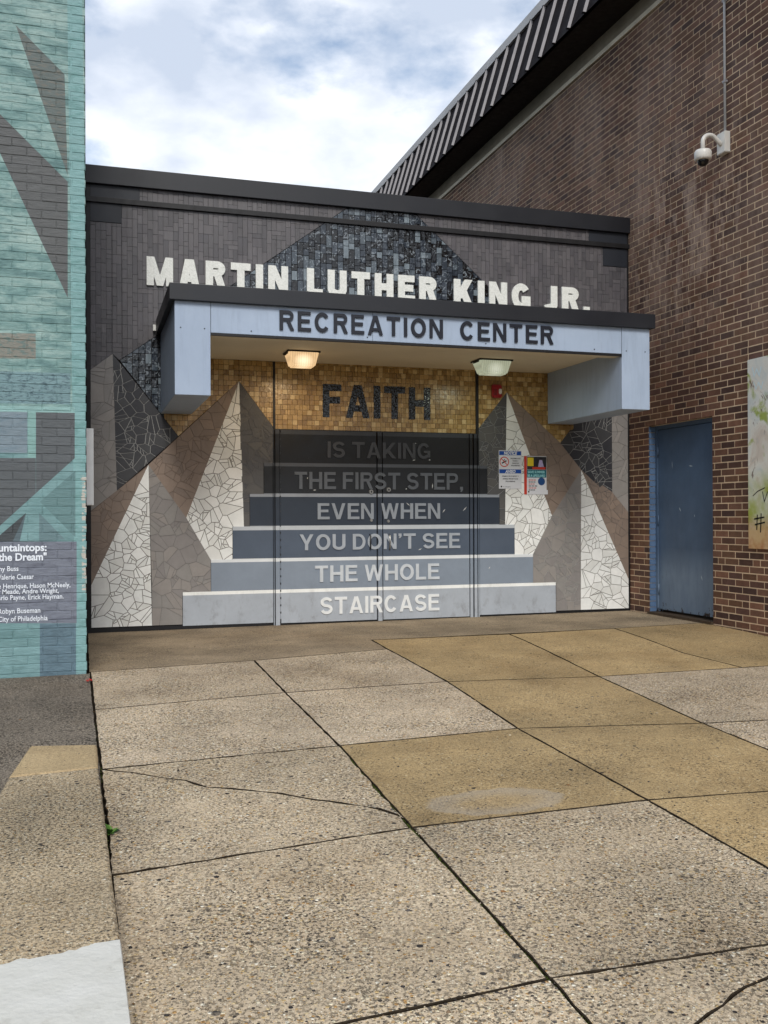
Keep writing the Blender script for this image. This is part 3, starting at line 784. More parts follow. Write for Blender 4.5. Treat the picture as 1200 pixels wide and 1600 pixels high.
def vis_size(b):
    y, z = (b[0] + b[1]) / 2, b[2]
    d = RM.transposed() @ (Vector((XR, y, z)) - C0); px, py = 600 + F_PX * d.x / d.y, 800 - F_PX * d.z / d.y
    if d.y < .1 or not (0 < px < 1200 and 0 < py < 1600) : return 0
    if py > 0 and z < 4.55 and y > YF: return 0
    return (b[1] - b[0]) * (b[3] - b[2]) * XR / d.y ** 3
order = sorted(range(len(bricks)), key=lambda i: -vis_size(bricks[i]))
single = set(order[:300]); rest = bmesh.new(); tl = rest.faces.layers.float.new('tint'); bpro = {}
for i, (a_, b_, z0_, z1_) in enumerate(bricks):
    xx = XR - .0016 + uni(-.0010, .0010)
    if i in single:
        k = (round(b_ - a_, 3), round(z1_ - z0_, 3))
        if k not in bpro:
            bm = bmesh.new(); box(bm, 0, .05, 0, b_ - a_, 0, z1_ - z0_)
            bmesh.ops.bevel(bm, geom=[e for e in bm.edges if e.verts[0].co.x < .001 and e.verts[1].co.x < .001], offset=.002, segments=1, affect='EDGES')
            me = bpy.data.meshes.new('brick'); bm.to_mesh(me); bm.free(); me.materials.append(M_brick); bpro[k] = me
        o = bpy.data.objects.new('brick', bpro[k]); COL.objects.link(o); o.location = (xx, a_, z0_); child(o, bb_); o.location = (xx, a_, z0_)
    else:
        n0 = len(rest.faces); box(rest, xx, XR + .03, a_, b_, z0_, z1_); rest.faces.ensure_lookup_table(); t = rnd()
        for q in range(n0, n0 + 6): rest.faces[q][tl] = t
child(tag(obj('brick_field', rest, M_brick), kind='stuff'), bb_)
# mortar face behind the bricks (with the door opening), wall core behind it
bm = bmesh.new()
for a_, b_, z0_, z1_ in ((Y0, dY0, -.5, Z_BAND), (dY1, Y1, -.5, Z_BAND), (dY0, dY1, dZ1, Z_BAND)): box(bm, XR + .0008, XR + .09, a_, b_, z0_, z1_)
child(obj('mortar', bm, M_mort), bb_)
RD = .09            # how far the door sits back in the wall
M_core = plain('wall_core', rgb(70, 62, 56), .9, .1)
child(boxobj('wall_core', (XR + RD + .06, XR + 9, Y0 + .01, Y1, -.5, Z_EAVE + .3), M_core), bb_)
# concrete band under the eaves
M_stone = plain('concrete_band', rgb(156, 146, 130), .85, .2, var=.2, scale=3, bump=.002, bscale=60)
M_stone2 = plain('pale_stone_ledge', rgb(222, 212, 192), .8, .25, var=.15, scale=5)
child(boxobj('ledge', (XR - .03, XR + .09, Y0, Y1, Z_BAND, Z_BAND + .055), M_stone2, None, .004), bb_)
child(boxobj('band', (XR + .002, XR + .09, Y0, Y1, Z_BAND + .055, Z_EAVE + .02), M_stone), bb_)
# overhanging eaves: soffit, sloping ribbed metal front, pale coping
XE = 5.61
M_darkmetal = plain('dark_bronze_metal', rgb(24, 20, 23), .75, .1, var=.1, scale=3, bump=0)
M_soffit = plain('eaves_soffit_brown', rgb(44, 38, 36), .7, .3, var=.1, bump=0)
M_rib = plain('seam_grey_metal', rgb(166, 164, 168), .4, .5, .0, var=.08, bump=0)  # pale grey for the sky sheen painted on rib flanks, and conduit straps
M_cope = plain('coping_grey_metal', rgb(186, 184, 182), .5, .4, var=.08, scale=2, bump=0)
child(boxobj('soffit', (XE + .012, XR + .09, Y0, Y1, Z_EAVE, Z_EAVE + .03), M_soffit), bb_)
SL = .30; ZM = Z_EAVE + .97
def mans(z): return XE + (z - Z_EAVE) * SL
bm = bmesh.new()
v = [bm.verts.new(q) for q in ((XE, Y0, Z_EAVE), (XE, Y1, Z_EAVE), (mans(ZM), Y1, ZM), (mans(ZM), Y0, ZM), (XE + .05, Y0, Z_EAVE), (XE + .05, Y1, Z_EAVE), (mans(ZM) + .05, Y1, ZM), (mans(ZM) + .05, Y0, ZM))]
for f in ((0, 3, 2, 1), (4, 5, 6, 7), (0, 1, 5, 4), (2, 3, 7, 6), (0, 4, 7, 3), (1, 2, 6, 5)): bm.faces.new([v[i] for i in f])
child(obj('eaves_panel', bm, M_darkmetal), bb_)
def slanted(bm, y0, y1, out, z0, z1, back=0):
    q = [bm.verts.new((mans(z) + dx, y, z)) for z in (z0, z1) for y in (y0, y1) for dx in (-out, back)]
    for f in ((0, 1, 3, 2), (4, 6, 7, 5), (0, 4, 5, 1), (2, 3, 7, 6), (0, 2, 6, 4), (1, 5, 7, 3)): bm.faces.new([q[i] for i in f])
y = 12.361 - .385 * 26
bm = bmesh.new(); slanted(bm, 0, .03, .044, Z_EAVE - .002, ZM - .06, -.001); rib_me = bpy.data.meshes.new('seam'); bm.to_mesh(rib_me); bm.free(); rib_me.materials.append(M_darkmetal)
bm = bmesh.new(); slanted(bm, -.006, -.0005, .042, Z_EAVE + .004, ZM - .08, -.002); side_me = bpy.data.meshes.new('seam_face'); bm.to_mesh(side_me); bm.free(); side_me.materials.append(M_rib)  # pale strip paints reflected sky light on the dark rib's near flank
while y < Y1 - .2:
    if y > Y0 + .1:
        o = bpy.data.objects.new('seam', rib_me); COL.objects.link(o); o.location = (0, y, 0); child(o, bb_); o.location = (0, y, 0)
        s = bpy.data.objects.new('seam_face', side_me); COL.objects.link(s); s.parent = o  # pale strip painting reflected sky light on the rib flank
    y += .385
bm = bmesh.new()
q = [bm.verts.new((x, y, z)) for y in (Y0, Y1) for x, z in ((mans(ZM) - .06, ZM - .075), (mans(ZM) - .065, ZM + .04), (mans(ZM) + .3, ZM + .06), (mans(ZM) + .3, ZM - .075))]
for f in ((0, 1, 5, 4), (1, 2, 6, 5), (2, 3, 7, 6), (3, 0, 4, 7), (0, 3, 2, 1), (4, 5, 6, 7)): bm.faces.new([q[i] for i in f])
child(obj('coping', bm, M_cope), bb_)

# blue door in the brick wall
def mat_blue(name, base, wear=True):
    m = NT(name, .5, .4); z = m.sep()[2]
    n = m.noise(7, 8, .7, m.map((1, 1.4, .35)))
    c = m.ramp(m.noise(1.8, 6, .6), [(.3, tuple(x * .72 for x in base[:3]) + (1,)), (.65, base)])
    if wear:
        lowm = m.new('ShaderNodeMapRange'); m.link(z, lowm.inputs[0]); lowm.inputs[1].default_value = .75; lowm.inputs[2].default_value = .45
        c = m.mix(m.math('MULTIPLY', m.ramp(n, [(.3, .35), (.7, 1)]), lowm.outputs[0]), c, rgb(120, 138, 158))
        rz = m.new('ShaderNodeMapRange'); m.link(z, rz.inputs[0]); rz.inputs[1].default_value = .22; rz.inputs[2].default_value = .0
        ru = m.math('GREATER_THAN', m.math('ADD', m.noise(22, 6, .7, m.map((1, 1, .5))), m.math('MULTIPLY', rz.outputs[0], .33)), .78)
        c = m.mix(ru, c, rgb(44, 30, 24))
        st = m.math('GREATER_THAN', m.noise(30, 4, .7, m.map((1, 1, .12))), .7)
        c = m.mix(m.math('MULTIPLY', st, m.math('MULTIPLY', lowm.outputs[0], .7)), c, rgb(40, 44, 52))
    return m.out(c, m.ramp(n, [(.3, .38), (.7, .62)]), m.bump(m.noise(14, 5), .002))
M_blue = mat_blue('blue_door_paint', rgb(78, 100, 128)); M_blue2 = mat_blue('blue_reveal_paint', rgb(88, 114, 148), False)
door = tag(boxobj('door', (XR + RD, XR + RD + .045, dY0 + .045, dY1 - .055, .055, dZ1 - .05), M_blue, None, .003), 'steel door painted blue')
del door['label']; child(door, bb_)
fr = bmesh.new()
box(fr, XR + RD - .012, XR + RD + .055, dY0, dY0 + .042, -.05, dZ1); box(fr, XR + RD - .012, XR + RD + .055, dY1 - .05, dY1, -.05, dZ1)
box(fr, XR + RD - .0125, XR + RD + .055, dY0 + .042, dY1 - .05, dZ1 - .045, dZ1)
child(obj('door_frame', fr, M_blue), bb_)
rv = bmesh.new()
r = -1
while zb0 + r * H5 < dZ1 - .01:        # painted brick jamb on the far side of the opening
    z = zb0 + r * H5; box(rv, XR + .003 + uni(0, .001), XR + RD - .013, dY1 - .012 + uni(-.0006, .0006), dY1 + .03, z, z + H5 - .008); r += 1
child(obj('painted_jamb', rv, M_blue2), bb_)
child(boxobj('threshold', (XR - .03, XR + RD + .05, dY0, dY1, -.06, .028), plain('worn_threshold', rgb(70, 58, 46), .7, .3, var=.4, scale=14)), bb_)
for z in (.28, 1.05, 1.82):
    h = bmesh.new(); tube(h, [(XR + RD - .008, dY1 - .058, z - .055), (XR + RD - .008, dY1 - .058, z + .055)], .009, 8); h_ = obj('hinge', h, M_blue); h_.parent = door; h_.matrix_parent_inverse = door.matrix_world.inverted()
# scuffs of bare paint on the door
bm = bmesh.new()
for y_, z_, l_, t_ in ((9.18, 1.66, .09, 1.5), (8.84, 1.63, .07, .15), (9.04, 1.17, .06, 1.0), (8.78, 1.10, .03, 1.4), (8.66, .45, .07, 1.1)):
    dy, dz = math.cos(t_) * l_ / 2, math.sin(t_) * l_ / 2; nrm = .006
    q = [bm.verts.new((XR + RD - .0008, y_ + a_, z_ + b_)) for a_, b_ in ((-dy, -dz), (nrm * .6, -nrm), (dy, dz), (-nrm * .6, nrm))]; bm.faces.new(q)
s = obj('paint_scuff', bm, plain('bare_scuff', rgb(176, 190, 200), .6)); s.parent = door; s.matrix_parent_inverse = door.matrix_world.inverted()

# painted art board on the brick wall
bY1, bZ0, bZ1 = pR(1173, 700)[0], pR(1175, 857)[1], pR(1172, 563)[1]
bY0 = bY1 - 1.3
m = NT('painted_board', .4, .4); P3 = m.sep()
nz = m.noise(3.2, 7, .65, None, 1.2)
c = m.ramp(nz, [(.3, rgb(196, 206, 206)), (.5, rgb(222, 222, 214)), (.66, rgb(206, 196, 184)), (.8, rgb(150, 170, 180))])
g_ = m.noise(2.6, 5, .55, m.map((1, 1, 1), (3, 5, 1)), .8)
c = m.mix(m.ramp(g_, [(.53, 0), (.6, .9)]), c, rgb(150, 168, 60))
lowz = m.new('ShaderNodeMapRange'); m.link(P3[2], lowz.inputs[0]); lowz.inputs[1].default_value = 1.55; lowz.inputs[2].default_value = 1.35
c = m.mix(m.math('MULTIPLY', lowz.outputs[0], m.ramp(m.noise(5, 5), [(.4, .3), (.6, .95)])), c, rgb(158, 170, 72))
lz = m.new('ShaderNodeMapRange'); m.link(P3[2], lz.inputs[0]); lz.inputs[1].default_value = 1.12; lz.inputs[2].default_value = .95
c = m.mix(m.math('MULTIPLY', lz.outputs[0], .9), c, m.ramp(m.noise(7, 6, .6), [(.35, rgb(176, 112, 60)), (.6, rgb(204, 170, 128))]))
br = m.noise(8, 5, .6, m.map((1, 1, .6), (9, 2, 4)), 1.5)
c = m.mix(m.math('MULTIPLY', m.ramp(br, [(.62, 0), (.66, .8)]), m.math('GREATER_THAN', P3[2], 1.3)), c, rgb(96, 68, 58))
board = tag(boxobj('art_board', (XR - .032, XR - .005, bY0, bY1, bZ0, bZ1), m.out(c, None, m.bump(m.noise(40, 5), .001)), None, .003),
            'white, green and orange painted board with black hash mark, fixed to the brick wall', 'painting')
M_blk = plain('black_brush', rgb(24, 22, 22), .5, .3, var=.2)
def brush(pts, wd):       # strokes on the board, points in (px,py) of the photo
    bm = bmesh.new(); Q = [Vector(pR(*p)) for p in pts]
    for quad in strip([tuple(q) for q in Q], wd): bm.faces.new([bm.verts.new((XR - .0335, q[0], q[1])) for q in quad])
    child_b = obj('brush_stroke', bm, M_blk, board); return child_b
for k, pts in enumerate(([(1188, 804), (1187, 828)], [(1194, 802), (1193, 832)], [(1183, 811), (1199, 808)], [(1184, 820), (1200, 816)], [(1181, 775), (1188, 768), (1200, 762)], [(1196, 768), (1199, 784), (1204, 768)])):
    brush(pts, .014 if k < 4 else .009)
M_wb = plain('pale_brush', rgb(206, 226, 232), .5, var=.1)
for pts in ([(1180, 574), (1183, 588), (1187, 577), (1191, 587), (1194, 573)], [(1182, 597), (1186, 608), (1190, 598), (1194, 607), (1197, 596)]):
    bm = bmesh.new()
    for quad in strip([pR(*p) for p in pts], .012): bm.faces.new([bm.verts.new((XR - .0336, q[0], q[1])) for q in quad])
    obj('brush_stroke', bm, M_wb, board)

# dome camera, its bracket box and conduit
cz0, cz1 = pR(1136, 241)[1], pR(1136, 208)[1]; cy = pR(1135.5, 224)[0]
sc_ = empty('security_camera', (XR, cy, cz0)); tag(sc_, 'white dome security camera on a swan-neck arm, high on the brick wall', 'security camera')
M_cw = plain('camera_white', rgb(222, 220, 214), .35, .5, var=.05, bump=0)
def cobj(n, bm, mt): return child(obj(n, bm, mt), sc_)
bm = bmesh.new(); box(bm, XR - .07, XR - .004, cy - .065, cy + .065, cz0, cz1); bmesh.ops.bevel(bm, geom=bm.edges[:], offset=.006, segments=2, affect='EDGES'); cobj('mounting_box', bm, M_cw)
zc = (cz0 + cz1) / 2 + .02
path = [(XR - .06, cy, zc - .04), (XR - .10, cy, zc - .005)]
for k in range(9):
    a_ = math.radians(60 + k * 15); path.append((XR - .19 + .085 * math.cos(a_), cy, zc - .03 + .075 * math.sin(a_)))
path.append((XR - .275, cy, zc - .12))
bm = bmesh.new(); tube(bm, path, .021, 14); cobj('arm', bm, M_cw)
def lathe(bm, cx, cy_, prof, n=24):
    rs = [[bm.verts.new((cx + r * math.cos(k * 2 * math.pi / n), cy_ + r * math.sin(k * 2 * math.pi / n), z)) for k in range(n)] for r, z in prof]
    for i in range(len(rs) - 1):
        for k in range(n): bm.faces.new((rs[i][k], rs[i][(k + 1) % n], rs[i + 1][(k + 1) % n], rs[i + 1][k])).smooth = True
    bm.faces.new(rs[0][::-1]); bm.faces.new(rs[-1])
dx, dz = XR - .275, zc - .11
bm = bmesh.new(); lathe(bm, dx, cy, [(.062, dz - .105), (.075, dz - .098), (.082, dz - .08), (.084, dz - .03), (.074, dz - .008), (.045, dz + .002), (.02, dz + .004)]); cobj('housing', bm, M_cw)
bm = bmesh.new(); lathe(bm, dx, cy, [(.008, dz - .16), (.03, dz - .155), (.048, dz - .137), (.055, dz - .115), (.055, dz - .1)]); cobj('dome', bm, plain('smoked_dome', rgb(18, 18, 20), .12, .6, var=0, bump=0))
cd = bmesh.new(); tube(cd, [(XR - .018, cy, cz1 - .005), (XR - .018, cy, cz1 + 1.2), (XR - .018, cy, Z_BAND - .01)], .0125, 10)
cond = tag(obj('conduit', cd, plain('conduit_grey', rgb(190, 192, 194), .4, .5, var=.05, bump=0)), 'thin pale conduit pipe rising above the dome camera', 'conduit')
for z in (cz1 + .5, cz1 + 1.3, cz1 + 2.0):
    if z < Z_BAND: boxobj('strap', (XR - .034, XR - .001, cy - .022, cy + .022, z, z + .02), M_rib, cond)

# ------------------------------------------------------------------ ENTRANCE BUILDING
def pF(px, py): p = onY(px, py, YF); return (p.x, p.z)
X_L, X_R = pF(142, 700)[0], pF(981, 700)[0]
XMID = (X_L + X_R) / 2
Z_TOP, Z_CAP = pF(560, 300.5)[1], pF(298, 302)[1]
Z_FR = pF(298, 321.5)[1]; Z_GR = pF(298, 329.5)[1]
eb = empty('entrance_building', (XMID, YF, 0))
tag(eb, 'single-storey entrance block with mosaic front, painted steps and double doors', 'building')
def ec(o): return child(o, eb)
M_black = plain('black_trim', rgb(22, 22, 25), .5, .4, var=.15, bump=0)
M_char = plain('charcoal_metal', rgb(30, 32, 38), .42, .45, var=.1, scale=1.5, bump=0)
M_char2 = plain('charcoal_panel', rgb(38, 42, 50), .5, .4, var=.08, scale=2, bump=0)
M_grd = plain('dark_grout', rgb(32, 29, 30), .9, .1, var=.2)
ec(boxobj('wall', (.016, XR - .004, YF + .012, YF + 8, -.4, Z_TOP - .03), M_grd))
ec(boxobj('edge_trim', (.020, X_L, YF - .004, YF + .011, -.1, Z_CAP), M_black))
ec(boxobj('edge_trim', (X_R, XR - .004, YF - .004, YF + .011, -.1, Z_CAP), M_black))
ec(boxobj('parapet_cap', (.014, XR - .003, YF - .045, YF + .35, Z_CAP, Z_TOP), M_char, None, .004))
ec(boxobj('channel', (.021, XR - .005, YF - .03, YF + .011, Z_GR, Z_FR), M_black, None, .003))
ec(boxobj('base_strip', (X_L, X_R, YF + .001, YF + .0115, -.1, .018), M_black))  # black strip painting in the shade of the gap under the panels

# tile materials
ms, cs_ = tinted('slate_tile', [rgb(93, 90, 93), rgb(88, 86, 89), rgb(98, 95, 98), rgb(82, 80, 84), rgb(91, 88, 92)], .42, .5, var=.14, streak=(1.5, 1, .25))
M_slate = ms.out(cs_, ms.ramp(ms.noise(9, 4), [(.3, .34), (.7, .55)]), ms.bump(ms.noise(60, 5, .6, ms.map((2.2, 1, .25))), .0016))
mgl, cg_ = tinted('glass_tile', [rgb(30, 34, 40), rgb(60, 68, 78), rgb(18, 19, 22), rgb(80, 90, 98), rgb(40, 48, 58), rgb(12, 13, 15), rgb(54, 62, 72), rgb(118, 130, 138), rgb(22, 25, 30), rgb(66, 76, 86), rgb(16, 18, 21), rgb(46, 54, 64)], .16, .7)
nw = mgl.noise(17, 2, .5, None, 2.0)
cg_ = mgl.mix(mgl.ramp(nw, [(.58, 0), (.64, .6)]), cg_, rgb(150, 160, 168))
M_glass_t = mgl.out(cg_, mgl.ramp(mgl.noise(30, 3), [(.3, .08), (.7, .3)]), mgl.bump(mgl.noise(13, 2), .008))
mgo, cgo = tinted('gold_tile', [rgb(172, 142, 88), rgb(158, 126, 72), rgb(186, 154, 100), rgb(144, 114, 64), rgb(176, 146, 92), rgb(202, 176, 126), rgb(162, 132, 78), rgb(150, 120, 70)], .28, .6)
M_gold = mgo.out(cgo, mgo.ramp(mgo.noise(20, 4), [(.3, .2), (.7, .4)]), mgo.bump(mgo.noise(45, 3), .002))
def shard_mat(name, cols, rough=.5, var=.06):
    q, cc = tinted(name, cols, rough, .4, var=var); return q.out(cc, None, q.bump(q.noise(50, 4), .0006))
M_white_s = shard_mat('white_shards', [rgb(232, 234, 232), rgb(224, 225, 222), rgb(238, 239, 237)])
M_dark_s = shard_mat('charcoal_shards', [rgb(60, 61, 65), rgb(67, 68, 71), rgb(54, 55, 60)], .45)
M_dark2_s = shard_mat('dark_grey_shards', [rgb(84, 84, 85), rgb(90, 89, 88), rgb(80, 80, 82)])
M_grey_s = shard_mat('grey_shards', [rgb(142, 139, 136), rgb(147, 143, 140), rgb(138, 135, 133)])
M_grey2_s = shard_mat('mid_grey_shards', [rgb(140, 137, 134), rgb(145, 140, 136), rgb(136, 132, 130)])
M_brown_s = shard_mat('brown_shards', [rgb(136, 121, 110), rgb(141, 125, 113), rgb(131, 117, 107)])
G_dk = plain('grout_dark', rgb(118, 114, 108), .9, .1); G_lt = plain('grout_light', rgb(168, 168, 166), .9, .1)
G_md = plain('grout_mid', rgb(122, 119, 117), .9, .1); G_br = plain('grout_brown', rgb(118, 104, 94), .9, .1)

TB = YF + .0118      # backs of the tiles
singles = {'slate': [], 'glass': []}
def tile_field(name, regions, u, v, shapes, mat, parent, th=.008, gap=.002, keep=0, seed=1, jitter=.0, nm='tile', label=None):
    rs = random.Random(seed)
    xs_ = [p[0] for R_ in regions for p in R_]; zs_ = [p[1] for R_ in regions for p in R_]
    x0, z0 = min(xs_) - u, min(zs_) - v; nx = int((max(xs_) - x0) / u) + 2; nz = int((max(zs_) - z0) / v) + 2
    occ = set(); tiles = []
    for j in range(nz):
        for i in range(nx):
            if (i, j) in occ: continue
            rs.shuffle(shapes); 
            for a_, b_ in shapes + [(1, 1)]:
                cells = [(i + p, j + q) for p in range(a_) for q in range(b_)]
                if all(c_ not in occ for c_ in cells): break
            occ.update(cells); tiles.append((x0 + i * u, z0 + j * v, a_ * u, b_ * v))
    HP = [halfplanes(R_, gap * .6) for R_ in regions]
    out = []
    for x, z, a_, b_ in tiles:
        r0 = rect(x + gap / 2, x + a_ - gap / 2, z + gap / 2, z + b_ - gap / 2)
        for hp in HP:
            p = r0
            for h_ in hp:
                p = clip(p, *h_)
                if len(p) < 3: break
            if len(p) >= 3:
                p = cleanp(p)
                if len(p) >= 3 and area(p) > 2.5e-5: out.append(p)
    out.sort(key=lambda p: -area(p))
    bm = bmesh.new(); tl = bm.faces.layers.float.new('tint')
    field = None
    for k, p in enumerate(out):
        y0 = YF + rs.uniform(-.0012, .0012)
        if k < keep: singles.setdefault(name, []).append((p, y0, mat)); continue
        t = rs.random()
        for f in prism(bm, p, y0, TB): f[tl] = t
    return ec(tag(obj(name, bm, mat), kind='stuff'))
def make_pieces(pieces, nm, parent):
    for p, y0, mat in pieces:
        bm = bmesh.new(); cx = sum(q[0] for q in p) / len(p); cz = sum(q[1] for q in p) / len(p)
        prism(bm, [(q[0] - cx, q[1] - cz) for q in p], 0, TB - y0)
        o = obj(nm, bm, mat, None, (cx, y0, cz)); child(o, parent)
mir = lambda p: (2 * XMID - p[0], p[1])
L0 = pF(186.7, 563); Lt = pF(536, 329); Rt = pF(652.8, 337.5); R1_ = pF(767.8, 452.5)
def lineat_z(a, b, z): t = (z - a[1]) / (b[1] - a[1]); return (a[0] + (b[0] - a[0]) * t, z)
def lineat_x(a, b, x): t = (x - a[0]) / (b[0] - a[0]); return (x, a[1] + (b[1] - a[1]) * t)
LtG = lineat_z(L0, Lt, Z_GR); RtG = mir(LtG) if False else lineat_z(Rt, R1_, Z_GR)
A1 = pF(176, 553); Aleft = (X_L, pF(140, 577.6)[1])
XB = pF(256, 600)[0]
bR0 = mir(L0); bA1 = mir(A1); bAleft = (X_R, Aleft[1]); XBr = 2 * XMID - XB
LXB = lineat_x(L0, Lt, XB); za = LXB[1]
Rza = lineat_z(Rt, R1_, za)
slate_regions = [[(X_L, Z_GR), (A1[0], Z_GR), A1, Aleft], [(A1[0], Z_GR), LtG, L0, A1],
                 [RtG, (X_R, Z_GR), (X_R, za), Rza], [(Rza[0], za), (X_R, za), bAleft, bA1, bR0]]
# dark plain panels at the four top corners
pa, pb = pF(190, 349), pF(218, 300)
ec(boxobj('corner_panel', (X_L + .002, pa[0], YF - .006, TB, pa[1], Z_GR - .001), M_char2))
ec(boxobj('corner_panel', (X_L + .002, pb[0], YF - .006, TB, Z_FR + .001, Z_CAP - .001), M_char2))
pc, pd = pF(942, 415), pF(920, 370)
ec(boxobj('corner_panel', (pc[0], X_R - .002, YF - .006, TB, pc[1], Z_GR - .001), M_char2))
ec(boxobj('corner_panel', (pd[0], X_R - .002, YF - .006, TB, Z_FR + .001, Z_CAP - .001), M_char2))
slate_regions[0] = [(X_L, pa[1] - .004), (A1[0], pa[1] - .004), A1, Aleft]
slate_regions += [[(pa[0], Z_GR), (A1[0], Z_GR), (A1[0], pa[1] - .004), (pa[0], pa[1] - .004)]] if pa[0] < A1[0] else []
slate_regions[1] = [(pa[0], Z_GR), LtG, lineat_x(L0, Lt, pa[0])]
if pa[0] > A1[0]: slate_regions.append([(A1[0], pa[1] - .004), (pa[0], pa[1] - .004), lineat_x(L0, Lt, pa[0]), L0, A1])
slate_regions[2] = [RtG, (pc[0], Z_GR), (pc[0], za), Rza]
slate_regions.append([(pc[0], pc[1] - .004), (X_R, pc[1] - .004), (X_R, za), (pc[0], za)])
LtF, LtC = lineat_z(L0, Lt, Z_FR), lineat_z(L0, Lt, Z_CAP); RtF, RtC = lineat_z(Rt, R1_, Z_FR), lineat_z(Rt, R1_, Z_CAP)
slate_regions += [[(pb[0], Z_CAP), LtC, LtF, (pb[0], Z_FR)], [RtC, (pd[0], Z_CAP), (pd[0], Z_FR), RtF]]
sl_shapes = [(1, 2), (1, 3), (1, 1), (2, 2), (1, 2), (1, 4), (2, 1), (1, 3)]
tile_field('slate_field', slate_regions, .050, .046, list(sl_shapes), M_slate, eb, keep=300, seed=3, gap=.0026)
glass_regions = [[LXB, LtG, RtG, Rza], [LtC, RtC, RtF, LtF], [L0, LXB, (XB, pF(256, 653)[1])], [bR0, (XBr, za), (XBr, pF(256, 653)[1])]]
tile_field('glass_tile_field', glass_regions, .062, .0335, [(1, 2), (1, 3), (1, 2), (1, 4), (1, 2)], M_glass_t, eb, keep=220, seed=5, gap=.006)
xa, xb = pF(430, 620)[0], pF(743, 620)[0]
xa0, xb0 = pF(426.5, 620)[0], pF(747.5, 620)[0]
zg = pF(620, 675.7)[1]
AL, AR = pF(373.7, 595.6), pF(791.8, 613.2)
PL, PR = pF(278.7, 681.6), pF(875.4, 692)
CL_, CR_ = (xa0, pF(426, 667)[1]), (xb0, pF(748.9, 670)[1])
gold_side = [[(XB, za), (AL[0], za), AL, PL, (XB, pF(256, 653)[1])], [(AL[0], za), (xa0, za), CL_, AL],
             [(xb0, za), (AR[0], za), AR, CR_], [(AR[0], za), (XBr, za), (XBr, pF(256, 653)[1]), PR, AR]]
ec(boxobj('gold_grout', (XB, XBr, YF + .0112, YF + .0119, zg - .2, za), plain('gold_grout', rgb(62, 46, 28), .9, .1)))
tile_field('gold_tile_field', gold_side, .026, .053, [(2, 1), (2, 1), (2, 1), (1, 1), (2, 1)], M_gold, eb, seed=8, gap=.003)
FW = .17
fz0, fz1 = pF(590, 654)[1], pF(590, 603)[1]; fx0, fx1 = pF(504, 625)[0], pF(672, 630)[0]
tile_field('gold_tile_field', [[(xa, zg), (xb, zg), (xb, za), (xa, za)]], .026, .053, [(2, 1), (2, 1), (2, 1), (1, 1), (2, 1)], M_gold, eb, seed=9, gap=.003)
mf = NT('faith_tesserae', .2, .6)
vf = mf.voro(42); vfc = mf.sep(vf.outputs['Color'])
cf = mf.ramp(vfc[0], [(0, rgb(20, 24, 30)), (.3, rgb(32, 38, 46)), (.6, rgb(15, 17, 21)), (.9, rgb(60, 70, 82))], 'CONSTANT')
M_faith = mf.out(cf, None, mf.bump(vf.outputs['Distance'], .003))
for o in line_of_text('FAITH', fx0, fx1, fz0, fz1, YF - .0045, .008, .22, M_faith, None, gap=.13): ec(o)

# crazy-paved mosaic mountains
allshards = []
def crazy(name, polys, n, smat, gmat, gap=.004, seed=0, single=True, label=None):
    """one facet of a mountain: broken tiles fitted into an outline (one or more convex outlines side by side), grout between"""
    rs = random.Random(seed)
    if not isinstance(polys[0], list): polys = [polys]
    cx = [p[0] for q in polys for p in q]; cz = [p[1] for q in polys for p in q]
    HP = [halfplanes(q, .0) for q in polys]; pts = []; tries = 0
    n = max(4, int(n * .62)); A_ = sum(area(q) for q in polys); rad = math.sqrt(A_ / n) * .66
    while len(pts) < n and tries < 9000:
        tries += 1; p = (rs.uniform(min(cx), max(cx)), rs.uniform(min(cz), max(cz)))
        if not any(all(a * p[0] + b * p[1] + c_ > .012 for a, b, c_ in hp) for hp in HP): continue
        rr = rad * rs.choice((.35, .8, 1.0, 1.3))
        if any((p[0] - q[0]) ** 2 + (p[1] - q[1]) ** 2 < rr * rr for q in pts): continue
        pts.append(p)
    bm = bmesh.new()
    for q in polys: prism(bm, q, YF + .0045, YF + .0116)
    back = ec(obj(name, bm, gmat))
    if label: back['label'] = label
    big = 8 * rad
    def split(c_, depth):
        A0 = area(c_)
        if depth > 3 or A0 < rad * rad * .16 or rs.random() < (.34, .55, .7, .8)[depth]: return [c_]
        m_ = (sum(q[0] for q in c_) / len(c_) + rs.uniform(-.3, .3) * rad * .5, sum(q[1] for q in c_) / len(c_) + rs.uniform(-.3, .3) * rad * .5)
        t = rs.uniform(0, math.pi); a, b = math.cos(t), math.sin(t); k = -(a * m_[0] + b * m_[1])
        r = []
        for h_ in ((a, b, k - gap / 2), (-a, -b, -k - gap / 2)):
            q = clip(c_, *h_)
            if len(q) >= 3: r += split(q, depth + 1)
        return r
    for i, p in enumerate(pts):
        c_ = [(p[0] - big, p[1] - big), (p[0] + big, p[1] - big), (p[0] + big, p[1] + big), (p[0] - big, p[1] + big)]
        c_ = clip(clip(clip(clip(c_, 1, 0, -min(cx)), -1, 0, max(cx)), 0, 1, -min(cz)), 0, -1, max(cz))
        for j, q in enumerate(pts):
            if i == j: continue
            dx, dz = p[0] - q[0], p[1] - q[1]; L = math.hypot(dx, dz)
            mx_, mz_ = (p[0] + q[0]) / 2, (p[1] + q[1]) / 2; a, b = dx / L, dz / L
            c_ = clip(c_, a, b, -(a * mx_ + b * mz_) - gap / 2)
            if len(c_) < 3: break
        if len(c_) < 3: continue
        for piece in split(c_, 0):
            y0 = YF + rs.uniform(-.001, .001)
            for hp in HP:
                q = piece
                for h_ in hp:
                    q = clip(q, *h_)
                    if len(q) < 3: break
                q = cleanp(q)
                if len(q) >= 3 and area(q) > 3e-5: allshards.append((area(q), q, y0, smat, back, single))
    return back
def PF(*pp): return [pF(*p) for p in pp]
